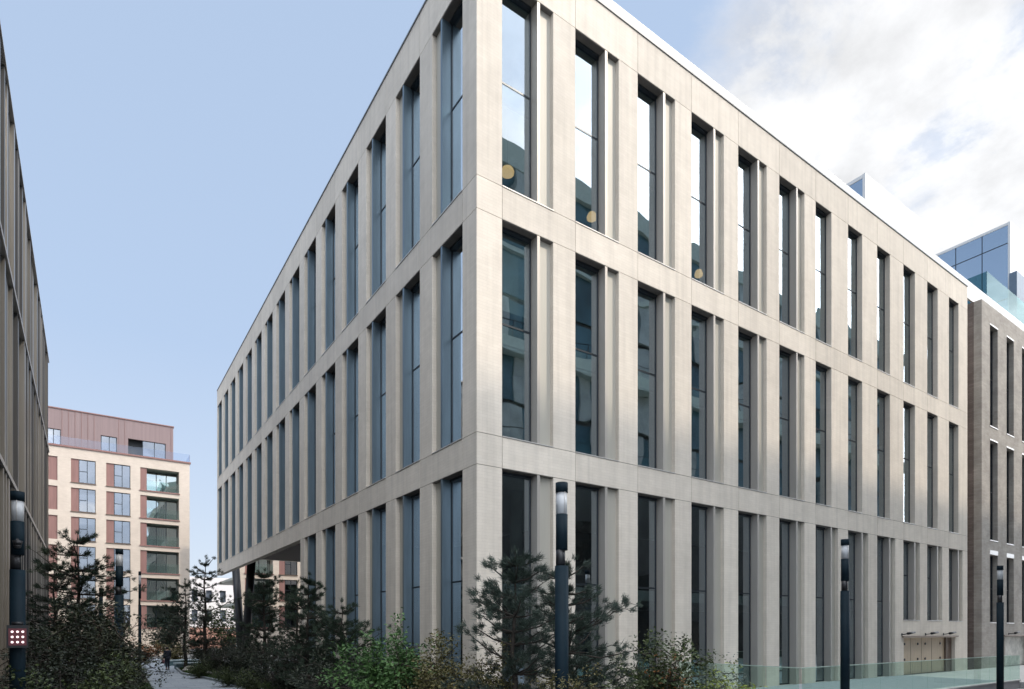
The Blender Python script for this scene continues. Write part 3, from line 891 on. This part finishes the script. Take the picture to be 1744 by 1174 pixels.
# ------------------------------------------------------------------ vegetation
random.seed(7)
rng = np.random.default_rng(5)
def needles_mesh(name, centres, dirs, n, ln, wd, m, up=0.3):
    """tufts of thin needle triangles round each centre"""
    C = np.repeat(np.array(centres), n, axis=0)
    D = np.repeat(np.array(dirs), n, axis=0)
    k = len(C)
    v = rng.normal(size=(k, 3)); v /= np.linalg.norm(v, axis=1)[:, None]
    d = v + D*1.3 + np.array([0, 0, up]); d /= np.linalg.norm(d, axis=1)[:, None]
    s = np.cross(d, rng.normal(size=(k, 3))); s /= np.linalg.norm(s, axis=1)[:, None]
    L = ln*(0.6+0.6*rng.random(k))[:, None]
    base = C + rng.normal(size=(k, 3))*ln*0.22
    P = np.stack([base - s*wd/2, base + s*wd/2, base + d*L], axis=1).reshape(-1, 3)
    me = bpy.data.meshes.new(name)
    me.from_pydata(P.tolist(), [], np.arange(len(P)).reshape(-1, 3).tolist())
    me.materials.append(m); me.update()
    return me
def leaves_mesh(name, centres, n, spread, ln, wd, m, droop=0.0):
    C = np.repeat(np.array(centres), n, axis=0)
    k = len(C)
    P0 = C + rng.normal(size=(k, 3))*spread
    d = rng.normal(size=(k, 3)); d[:, 2] = d[:, 2]*0.5 - droop; d /= np.linalg.norm(d, axis=1)[:, None]
    s = np.cross(d, rng.normal(size=(k, 3))*0.6 + np.array([0, 0, 1.0])); s /= np.linalg.norm(s, axis=1)[:, None]
    up = np.cross(s, d)
    L = ln*(0.6+0.7*rng.random(k))[:, None]; Wd = wd*(0.7+0.5*rng.random(k))[:, None]
    P = np.stack([P0, P0 + d*L*0.5 + s*Wd/2 + up*Wd*0.15, P0 + d*L, P0 + d*L*0.5 - s*Wd/2 + up*Wd*0.15], axis=1).reshape(-1, 3)
    me = bpy.data.meshes.new(name)
    me.from_pydata(P.tolist(), [], np.arange(len(P)).reshape(-1, 4).tolist())
    me.materials.append(m); me.update()
    return me
def leafmat(name, a, b):
    m = mat(name, a, 0.55, 0.0, var=0.0, scale=1.5, col2=b, island=0.6, spec=0.3)
    return m
pine_m = leafmat('pine_needles', (0.008, 0.016, 0.011), (0.050, 0.078, 0.048))
pine_b = leafmat('blue_pine_needles', (0.012, 0.021, 0.018), (0.075, 0.105, 0.080))
dark_m = leafmat('dark_leaf', (0.0068, 0.0109, 0.0061), (0.0306, 0.0394, 0.0204))
green_m = leafmat('bright_leaf', (0.0204, 0.0578, 0.0150), (0.0884, 0.1700, 0.0510))
olive_m = leafmat('olive_leaf', (0.0476, 0.0510, 0.0170), (0.1632, 0.1360, 0.0510))
lime_m = leafmat('lime_leaf', (0.1088, 0.1496, 0.0204), (0.2448, 0.2856, 0.0544))
mid_m = leafmat('mid_leaf', (0.0204, 0.0374, 0.0122), (0.0816, 0.1020, 0.0340))
rust_m = leafmat('rust_leaf', (0.0816, 0.0272, 0.0082), (0.2312, 0.0952, 0.0272))
grey_m = leafmat('grey_leaf', (0.0408, 0.0578, 0.0476), (0.1088, 0.1360, 0.1088))
bark = mat('bark', (0.035, 0.028, 0.022), 0.9, var=0.35, scale=14, bump=0.6)

def pine(h, rad, seed, layers=9, base=0.18, nper=6, tuft=0.15, needles=26, mm=None, lean=0.0, open_=0.55, wd=0.014):
    """returns (trunk mesh builder, crown mesh)"""
    rnd = random.Random(seed)
    tb = MB(); cs = []; ds = []
    pts = [Vector((0, 0, -0.02))]
    for k in range(1, 9):
        t = k/8
        pts.append(Vector((lean*t*t*h*0.2 + rnd.uniform(-.03, .03)*h*0.3, rnd.uniform(-.03, .03)*h*0.3, h*t)))
    r0 = 0.018*h+0.02
    for k in range(8): tb.tube(pts[k], pts[k+1], r0*(1-k/8.5), r0*(1-(k+1)/8.5), n=8, caps=False)
    def at(t):
        f = t*8; i = min(7, int(f)); return pts[i].lerp(pts[i+1], f-i)
    for L in range(layers):
        t = base + (1-base)*(L+rnd.uniform(-.2, .2))/layers
        p = at(min(max(t, 0.05), 0.99))
        prof = math.sin(min(1, (1-t)/(1-base)*1.15+0.12)*PI*0.5)
        for b in range(nper):
            if rnd.random() > open_ + 0.25: continue
            a = rnd.uniform(0, 2*PI)
            ln = rad*prof*rnd.choice((0.45, 0.7, 0.9, 1.0, 1.25))*rnd.uniform(0.85, 1.1)
            rise = rnd.uniform(0.05, 0.65)*ln
            e = p + Vector((math.cos(a)*ln, math.sin(a)*ln, rise))
            midp = p.lerp(e, 0.5) - Vector((0, 0, 0.08*ln))
            tb.tube(p, midp, r0*0.28, r0*0.18, n=5, caps=False); tb.tube(midp, e, r0*0.18, r0*0.08, n=5, caps=False)
            nt_ = max(2, int(ln/ (tuft*1.15)))
            for q in range(nt_):
                f = (q+1)/nt_
                if f < 0.3: continue
                c = p.lerp(midp, f*2) if f < .5 else midp.lerp(e, f*2-1)
                for w in range(rnd.choice((1, 2, 2, 3))):
                    c2 = c + Vector((rnd.uniform(-1, 1), rnd.uniform(-1, 1), rnd.uniform(-.3, .7)))*0.20*ln
                    if w: tb.tube(c, c2, r0*0.07, r0*0.04, n=4, caps=False)
                    cs.append(tuple(c2)); dd = (c2-p); dd.normalize(); ds.append(tuple(dd))
    cs.append(tuple(pts[-1])); ds.append((0, 0, 1))
    cr = needles_mesh('crown', cs, ds, needles, tuft, wd, mm or pine_m)
    return tb, cr
def bushy(h, rad, seed, stems=9, clusters=150, per=26, spread=0.10, ln=0.09, wd=0.05, mm=None, base=0.12, droop=0.0, top=1.0):
    rnd = random.Random(seed)
    tb = MB(); cs = []
    for k in range(stems):
        a = rnd.uniform(0, 2*PI); r = rad*rnd.uniform(0.15, 1.0)**0.6
        hh = h*rnd.uniform(0.55, 1.0)*(1-0.25*(r/rad)**2)
        p = Vector((rnd.uniform(-.1, .1)*rad, rnd.uniform(-.1, .1)*rad, -0.02)); pr = p
        for j in range(1, 6):
            t = j/5
            q = Vector((math.cos(a)*r*t**1.3, math.sin(a)*r*t**1.3, hh*t)) + Vector((rnd.uniform(-1, 1), rnd.uniform(-1, 1), 0))*0.05*rad
            tb.tube(pr, q, 0.016*h*(1.1-t), 0.016*h*(1.05-t)*0.8, n=5, caps=False)
            if t > base:
                for w in range(max(1, clusters//(stems*4))):
                    e = q + Vector((rnd.gauss(0, 1), rnd.gauss(0, 1), rnd.gauss(0.2, .8)))*rad*0.26
                    if e.z < 0.1: e.z = 0.1 + rnd.random()*0.2
                    if w % 2 == 0: tb.tube(q, e, 0.006*h, 0.002*h, n=4, caps=False)
                    cs.append(tuple(e))
            pr = q
    cr = leaves_mesh('foliage', cs, per, spread, ln, wd, mm or dark_m, droop)
    return tb, cr
def plant(nm, tb, cr, loc, label, cat, group=None, rz=0.0, s=1.0, crown='crown', trunk='trunk'):
    r = empty(nm, loc, rz, label=label, cat=cat, group=group)
    r.scale = (s, s, s)
    tb.build(trunk, bark, r)
    o = bpy.data.objects.new(crown, cr); COL.objects.link(o); o.parent = r
    return r
def tree(nm, loc, label, cat='tree', group=None, rz=0.0, s=1.0, **k):
    tb, cr = pine(**k); return plant(nm, tb, cr, loc, label, cat, group, rz, s)
def shrub(loc, label, nm='shrub', cat='shrub', group=None, rz=0.0, s=1.0, **k):
    tb, cr = bushy(**k); return plant(nm, tb, cr, loc, label, cat, group, rz, s, 'foliage', 'stem')

GP = 'pines in the planting beds'
tree('pine_tree', (-2.25, -5.3, 0.05), 'bluish green bushy pine just left of the nearest column lamp', group=GP, h=4.5, rad=1.05, seed=3, layers=11, base=0.16, nper=7, tuft=0.15, needles=46, mm=pine_b, open_=0.7)
tree('pine_tree', (-0.75, -5.3, 0.05), 'bluish green bushy pine just right of the nearest column lamp', group=GP, h=4.3, rad=1.35, seed=8, layers=11, base=0.14, nper=8, tuft=0.15, needles=46, mm=pine_b, open_=0.7)
tree('pine_tree', (-10.3, 12.5, 0.05), 'layered airy pine in front of the cream apartments, left of the path', group=GP, h=6.5, rad=1.75, seed=5, layers=10, base=0.30, nper=6, tuft=0.17, needles=34, open_=0.65, wd=0.02)
tree('pine_tree', (-11.2, 17.5, 0.05), 'pine with sparse crown beside the far corner of the metal building', group=GP, h=6.0, rad=1.5, seed=15, layers=9, base=0.30, nper=7, tuft=0.18, needles=30, open_=0.6, wd=0.022)
tree('pine_tree', (-3.4, 30.0, 0.05), 'slender young pine with dotted tufts against the sky right of the path', group=GP, h=7.8, rad=1.6, seed=21, layers=11, base=0.25, nper=6, tuft=0.17, needles=30, open_=0.55, wd=0.022)
tree('pine_tree', (-4.4, 31.8, 0.05), 'shorter young pine left of the slender one, over the path bend', group=GP, h=6.3, rad=1.6, seed=22, layers=9, base=0.25, nper=6, tuft=0.19, needles=28, open_=0.5, wd=0.024)
tree('pine_tree', (-2.2, 18.2, 0.05), 'dark pine in front of the raking columns of the floating wing', group=GP, h=6.0, rad=1.2, seed=23, layers=12, base=0.2, nper=8, tuft=0.17, needles=32, open_=0.7, wd=0.022)
tree('pine_tree', (-2.9, 7.8, 0.05), 'dark pine with a spiky top against the last ground floor windows of the garden front', group=GP, h=4.95, rad=1.15, seed=24, layers=12, base=0.15, nper=7, tuft=0.14, needles=36, open_=0.7, wd=0.018)
tree('pine_tree', (-2.3, 11.5, 0.05), 'dark pine standing where the floating wing begins', group=GP, h=4.9, rad=1.2, seed=25, layers=10, base=0.15, nper=6, tuft=0.16, needles=32, open_=0.65, wd=0.02)
tree('pine_tree', (-2.7, 4.6, 0.05), 'lower dark pine right of the spiky one beside the garden front', group=GP, h=3.8, rad=1.15, seed=26, layers=9, base=0.12, nper=7, tuft=0.14, needles=36, open_=0.7, wd=0.018)

GS = 'shrubs in the planting beds'
shrub((-4.15, -2.5, 0.05), 'bright green leafy shrub at the foot of the garden front', group=GS, h=2.6, rad=1.15, seed=31, clusters=300, per=30, mm=green_m, ln=0.12, wd=0.06, stems=12)
shrub((-3.3, -3.7, 0.05), 'olive yellow shrub between the bright green one and the building corner', group=GS, h=2.55, rad=0.85, seed=32, clusters=330, per=30, mm=olive_m, ln=0.09, wd=0.045, stems=12)
shrub((-2.75, -4.75, 0.05), 'twiggy golden shrub in front of the bare building corner', group=GS, h=2.5, rad=0.75, seed=33, clusters=260, per=26, mm=olive_m, ln=0.08, wd=0.04, stems=14)
shrub((1.35, -6.3, 0.05), 'green shrub with orange tinged leaves right of the bluish pines', group=GS, h=2.8, rad=0.95, seed=34, clusters=240, per=28, mm=mid_m, ln=0.10, wd=0.055, stems=12)
shrub((0.75, -6.9, 0.05), 'small rust orange shrub tucked under the green one', group=GS, h=2.3, rad=0.4, seed=35, clusters=60, per=18, mm=rust_m, ln=0.07, wd=0.04, stems=6)
shrub((1.75, -7.5, 0.05), 'low lime yellow shrub in front of the green and orange one', group=GS, h=1.9, rad=0.6, seed=36, clusters=130, per=26, mm=lime_m, ln=0.10, wd=0.05, stems=9)
shrub((3.6, -6.0, 0.05), 'small grey green shrub beside the balustrade corner', group=GS, h=1.75, rad=0.95, seed=37, clusters=170, per=26, mm=grey_m, ln=0.08, wd=0.03, stems=10)
dark_a = bushy(h=3.2, rad=1.5, seed=41, clusters=210, per=32, mm=dark_m, ln=0.12, wd=0.06, stems=14)
dark_b = bushy(h=2.4, rad=1.35, seed=42, clusters=220, per=32, mm=dark_m, ln=0.10, wd=0.05, stems=13)
mid_a = bushy(h=1.3, rad=1.0, seed=43, clusters=150, per=26, mm=mid_m, ln=0.10, wd=0.05, stems=10)
protos = {}
def place(kind, loc, label, s=1.0, rz=0.0):
    src = {'A': dark_a, 'B': dark_b, 'M': mid_a}[kind]
    if kind not in protos:
        protos[kind] = plant('shrub', src[0], src[1], loc, label, 'shrub', GS, rz, s, 'foliage', 'stem'); return
    c = copy_tree(protos[kind]); c.location = loc; c.rotation_euler = (0, 0, rz); c.scale = (s, s, s); c['label'] = label
place('A', (-9.9, 7.8, 0.05), 'big dark shrub left of the column lamp in the shrubs', 1.12, 0.4)
place('A', (-10.7, 4.4, 0.05), 'big dark shrub right beside the metal building wall', 0.92, 1.9)
place('A', (-9.7, 9.4, 0.05), 'big dark shrub swallowing the foot of the lamp left of the path', 1.0, 3.3)
place('A', (-9.6, 13.2, 0.05), 'big dark shrub under the layered airy pine', 1.0, 5.0)
place('A', (-9.4, 18.5, 0.05), 'dark shrub behind the shrub lamp, at the path edge', 0.9, 2.2)
place('B', (-10.2, 1.0, 0.05), 'dark shrub at the bottom left, right of the sign box lamp', 0.95, 0.0)
place('B', (-9.9, 2.9, 0.05), 'lower dark shrub at the near left edge of the path', 0.8, 1.0)
place('B', (-9.3, 11.6, 0.05), 'lower dark shrub on the left where the path comes into view', 0.85, 2.0)
place('B', (-8.7, 25.0, 0.05), 'dark shrub left of the path near the slim lamp', 0.9, 3.0)
place('B', (-9.5, 31.0, 0.05), 'dark shrub far left below the apartments', 1.0, 4.0)
place('B', (-3.4, 1.2, 0.05), 'dark shrub behind the bright green one', 1.05, 0.7)
place('B', (-3.5, 3.4, 0.05), 'dark shrub under the lower dark pine', 1.0, 2.7)
place('B', (-3.0, 10.0, 0.05), 'dark shrub between the two pines by the garden front', 1.05, 3.9)
place('A', (-1.9, 13.6, 0.05), 'big dark shrub near the first clear bay under the floating wing', 0.85, 4.4)
place('B', (-2.9, 17.0, 0.05), 'dark shrub right of the path before the raking columns', 0.95, 5.2)
place('B', (-2.6, 24.0, 0.05), 'dark shrub below the dark pine by the raking columns', 1.0, 0.2)
place('B', (-2.9, 31.0, 0.05), 'dark shrub left of the raking columns', 1.1, 1.2)
place('A', (0.8, 37.0, 0.05), 'dark shrub under the floating wing behind the raking columns', 0.8, 2.1)
place('A', (-1.5, 47.5, 0.0), 'dark hedge like shrub at the far end of the stone office', 0.85, 2.9)
place('M', (-3.9, 13.2, 0.05), 'low green shrub at the right edge of the path, nearest the bend', 0.75, 0.0)
place('M', (-4.1, 17.5, 0.05), 'low green shrub on the right verge beside the path bend', 0.7, 1.4)
place('M', (-4.5, 24.5, 0.05), 'low green shrub beyond the path bend on the right', 0.8, 2.4)
place('M', (-1.7, -8.1, 0.05), 'low green shrub in front of the nearest column lamp', 1.0, 3.4)
place('M', (-4.2, -5.0, 0.05), 'low green shrub at the near corner of the right bed', 1.0, 4.4)
for k, (x, y, lab) in enumerate(((-5.6, 51.0, 'rust orange shrub behind the walking person'), (-8.4, 50.0, 'rust orange shrub left of the walking person'), (-3.2, 50.5, 'rust orange shrub right of the walking person'), (-10.6, 49, 'rust orange shrub far left at the end of the path'))):
    shrub((x, y, 0), lab, group=GS, h=1.9, rad=1.35, seed=50+k, clusters=110, per=22, mm=rust_m if k != 2 else olive_m, ln=0.16, wd=0.09, stems=8)
for k, (x, y, hh, lab) in enumerate(((-12.5, 60, 7, 'leafy tree in front of the apartments at far left'), (2.5, 56, 5.5, 'leafy tree beyond the floating wing'), (-3.2, 58, 5.0, 'small leafy tree at the right end of the cream apartments'), (-8.0, 61, 4.5, 'small leafy tree below the middle of the cream apartments'))):
    shrub((x, y, 0), lab, nm='broadleaf_tree', cat='tree', group='leafy trees at the end of the garden', h=hh, rad=hh*0.42, seed=60+k, clusters=150, per=22, mm=mid_m if k % 2 else dark_m, ln=0.28, wd=0.16, spread=0.3, stems=9, base=0.3)
shrub((-4.6, -3.6, 0.05), 'small bright green shrub lowest at the foot of the larger bright one', group=GS, h=1.7, rad=0.7, seed=71, clusters=120, per=26, mm=green_m, ln=0.10, wd=0.05, stems=9)
shrub((-2.0, -6.6, 0.05), 'feathery olive shrub just left of the nearest column lamp base', group=GS, h=1.9, rad=0.7, seed=72, clusters=120, per=24, mm=olive_m, ln=0.08, wd=0.035, stems=10)
shrub((-0.4, -7.2, 0.05), 'feathery mid green shrub just right of the nearest column lamp base', group=GS, h=1.9, rad=0.7, seed=73, clusters=120, per=24, mm=mid_m, ln=0.09, wd=0.04, stems=10)
shrub((2.6, -5.2, 0.05), 'pale green shrub between the orange tinged one and the small grey one', group=GS, h=2.0, rad=0.7, seed=74, clusters=120, per=24, mm=grey_m, ln=0.09, wd=0.045, stems=9)
shrub((-10.2, -0.6, 0.05), 'mid green shrub in front of the dark mass at bottom left', group=GS, h=2.1, rad=1.0, seed=75, clusters=200, per=28, mm=mid_m, ln=0.10, wd=0.055, stems=11)
shrub((-9.2, 6.2, 0.05), 'mid green shrub at the foot of the lamp left of the path', group=GS, h=1.9, rad=0.8, seed=76, clusters=160, per=26, mm=mid_m, ln=0.10, wd=0.05, stems=10)
# grass verge
gcs = []
for _ in range(2600):
    y = rng.uniform(12, 34); xr = np.interp(y, [8, 15.4, 21.2, 28.9, 34.9], [-3.6, -3.3, -4.0, -4.9, -4.6])
    gcs.append((xr+0.15+abs(rng.normal())*0.7, y, 0.09))
for _ in range(2200):
    y = rng.uniform(-4, 20); xr = np.interp(y, [0, 8, 16.8, 27.7], [-7.6, -7.3, -7.4, -7.0])
    gcs.append((xr-0.15-abs(rng.normal())*0.5, y, 0.09))
gm = needles_mesh('ground_cover', gcs, [(0, 0, 1)]*len(gcs), 5, 0.16, 0.02, leafmat('grass_blade', (0.0136, 0.0340, 0.0082), (0.0544, 0.0952, 0.0204)), up=1.0)
go = bpy.data.objects.new('ground_cover', gm); COL.objects.link(go)
tag(go, 'low green ground cover along the path edges', 'ground cover', kind='stuff')
# boulders and stone seats
rock_m = mat('pale_boulder', (0.30, 0.29, 0.26), 0.85, var=0.3, scale=5, bump=0.7, bscale=12)
def boulder(x, y, s, seed, label):
    bm = bmesh.new(); bmesh.ops.create_icosphere(bm, subdivisions=3, radius=1)
    rnd = random.Random(seed); ph = [rnd.uniform(0, 6) for _ in range(6)]
    for v in bm.verts:
        c = v.co; k = 1+0.16*math.sin(3*c.x+ph[0])+0.13*math.sin(4*c.y+ph[1])+0.10*math.sin(5*c.z+ph[2])+0.06*math.sin(9*c.x+7*c.y+ph[3])
        v.co = Vector((c.x*k*s, c.y*k*s*0.75, c.z*k*s*0.5))
    for f in bm.faces: f.smooth = True
    me = bpy.data.meshes.new('boulder'); bm.to_mesh(me); bm.free(); me.materials.append(rock_m)
    o = bpy.data.objects.new('boulder', me); COL.objects.link(o); o.location = (x, y, 0.09+s*0.25); o.rotation_euler.z = seed
    tag(o, label, 'boulder', 'boulders on the verge right of the path')
boulder(-3.35, 19.6, 0.36, 1, 'pale boulder nearest the viewer on the verge right of the path')
boulder(-4.0, 25.2, 0.42, 2, 'pale boulder in the middle of the verge right of the path')
boulder(-4.35, 30.0, 0.45, 3, 'pale boulder farthest along the verge right of the path')
def seat(x0, y0, x1, y1, label):
    r = empty('stone_bench', ((x0+x1)/2, (y0+y1)/2, 0), label=label, cat='bench', group='low teal stone benches')
    w, d = (x1-x0)/2, (y1-y0)/2
    m_ = MB(); m_.box((-w+0.06, -d+0.06, -0.02), (w-0.06, d-0.06, 0.36)); m_.build('base', mat('teal_stone_side', (0.10, 0.17, 0.19), 0.6), r)
    m_ = MB(); m_.box((-w, -d, 0.36), (w, d, 0.45)); m_.build('seat', mat('teal_stone_top', (0.30, 0.38, 0.40), 0.5), r)
seat(-4.7, 35.2, -1.6, 36.1, 'nearer of the two low teal stone benches at the right side of the path')
seat(-4.9, 40.5, -2.4, 41.4, 'farther of the two low teal stone benches, behind the walking person')

# ------------------------------------------------------------------ walking person
def skin(name, verts, edges, radii, m, parent=None, root=0, lv=2):
    me = bpy.data.meshes.new(name); me.from_pydata(verts, edges, []); me.materials.append(m)
    o = bpy.data.objects.new(name, me); COL.objects.link(o)
    if parent: o.parent = parent
    s = o.modifiers.new('skin', 'SKIN')
    for i, r in enumerate(radii):
        sv = me.skin_vertices[0].data[i]
        sv.radius = r if isinstance(r, tuple) else (r, r)
        sv.use_root = (i == root)
    s.use_smooth_shade = True
    u = o.modifiers.new('sub', 'SUBSURF'); u.levels = lv; u.render_levels = lv
    return o
P = empty('person', (-5.2, 34.84, 0.0), 0.15, label='person in dark clothes walking away along the garden path, carrying a reddish bag', cat='person')
skin_m = mat('skin', (0.45, 0.28, 0.20), 0.6); cloth = mat('navy_clothes', (0.012, 0.016, 0.030), 0.85, var=0.3); hair_m = mat('dark_hair', (0.02, 0.014, 0.010), 0.7); bagm = mat('dull_red_bag', (0.16, 0.06, 0.07), 0.7)
bv = [(0,0,0.92),(0,0,1.12),(0,0.0,1.34),(0,0.0,1.42),(0,0.01,1.50),(0,0.02,1.60),(0,0.02,1.67),          # 0-6
      (0.16,0,1.36),(0.21,-0.02,1.10),(0.20,0.10,0.88),(-0.16,0,1.36),(-0.21,0.03,1.10),(-0.23,-0.02,0.86),   # 7-12
      (0.09,0,0.88),(0.10,0.14,0.50),(0.10,0.02,0.09),(0.10,0.15,0.03),                                      # 13-16
      (-0.09,0,0.88),(-0.10,-0.04,0.48),(-0.10,-0.22,0.13),(-0.10,-0.10,0.03)]                               # 17-20
be = [(0,1),(1,2),(2,3),(3,4),(4,5),(5,6),(2,7),(7,8),(8,9),(2,10),(10,11),(11,12),(0,13),(13,14),(14,15),(15,16),(0,17),(17,18),(18,19),(19,20)]
br_ = [(0.15,0.10),(0.13,0.09),(0.16,0.09),0.06,0.055,(0.08,0.10),0.06,0.06,0.045,0.035,0.06,0.045,0.035,0.085,0.06,0.042,0.035,0.085,0.06,0.042,0.035]
skin('body', bv, be, br_, skin_m, P)
# hands: five fingers each, rooted in the wrist end
def hand(w, sgn):
    v = [w, (w[0], w[1]+0.01, w[2]-0.07)]; e = [(0, 1)]; r = [0.026, 0.030]
    for k, (o, l) in enumerate(((-0.03, 0.065), (-0.01, 0.078), (0.01, 0.072), (0.03, 0.055))):
        i = len(v); v += [(w[0], w[1]+o, w[2]-0.10), (w[0]-0.012*sgn, w[1]+o, w[2]-0.10-l*0.6), (w[0]-0.03*sgn, w[1]+o, w[2]-0.10-l)]
        e += [(1, i), (i, i+1), (i+1, i+2)]; r += [0.010, 0.009, 0.008]
    i = len(v); v += [(w[0]-0.01*sgn, w[1]+0.045, w[2]-0.06), (w[0]-0.025*sgn, w[1]+0.05, w[2]-0.11)]; e += [(1, i), (i, i+1)]; r += [0.012, 0.009]
    skin('hand', v, e, r, skin_m, P, lv=1)
hand((0.20, 0.10, 0.90), 1); hand((-0.23, -0.02, 0.88), -1)
jk = [0,1,2,7,8,9,10,11,12]
ix = {a: i for i, a in enumerate(jk)}
jv = [bv[a] for a in jk]; jv[0] = (0, 0, 0.80)
je = [(ix[a], ix[b]) for a, b in be if a in ix and b in ix]
jr = [(0.19,0.145),(0.165,0.12),(0.175,0.115),0.08,0.065,0.052,0.08,0.065,0.052]
skin('jacket', jv, je, jr, cloth, P)
tk = [0,13,14,15,17,18,19]; ix = {a: i for i, a in enumerate(tk)}
skin('trousers', [bv[a] for a in tk], [(ix[a], ix[b]) for a, b in be if a in ix and b in ix], [(0.165,0.115),0.105,0.078,0.06,0.105,0.078,0.06], cloth, P)
skin('hair', [(0,0.0,1.66),(0,-0.01,1.58),(0,-0.02,1.50)], [(0,1),(1,2)], [(0.085,0.105),(0.092,0.10),(0.07,0.06)], hair_m, P)
for a in ((0.10, 0.02), (-0.10, -0.22)):
    m_ = MB(); m_.box((a[0]-0.05, a[1]-0.08, -0.0 if a[1] > 0 else 0.0), (a[0]+0.05, a[1]+0.18, 0.09)); m_.build('shoe', black_m, P, bevel=0.03)
bg_ = empty('shoulder_bag', (-5.2-0.27, 34.80, 0.45), 0.15, label='dull red bag hanging from the walking person\'s left hand', cat='bag')
m_ = MB(); m_.box((-0.06, -0.17, 0.0), (0.06, 0.17, 0.28)); m_.build('bag_body', bagm, bg_, bevel=0.03)
m_ = MB(); m_.tube((0, -0.10, 0.27), (0, -0.05, 0.37), 0.01, n=6); m_.tube((0, -0.05, 0.37), (0, 0.05, 0.37), 0.01, n=6); m_.tube((0, 0.05, 0.37), (0, 0.10, 0.27), 0.01, n=6); m_.build('strap', bagm, bg_)
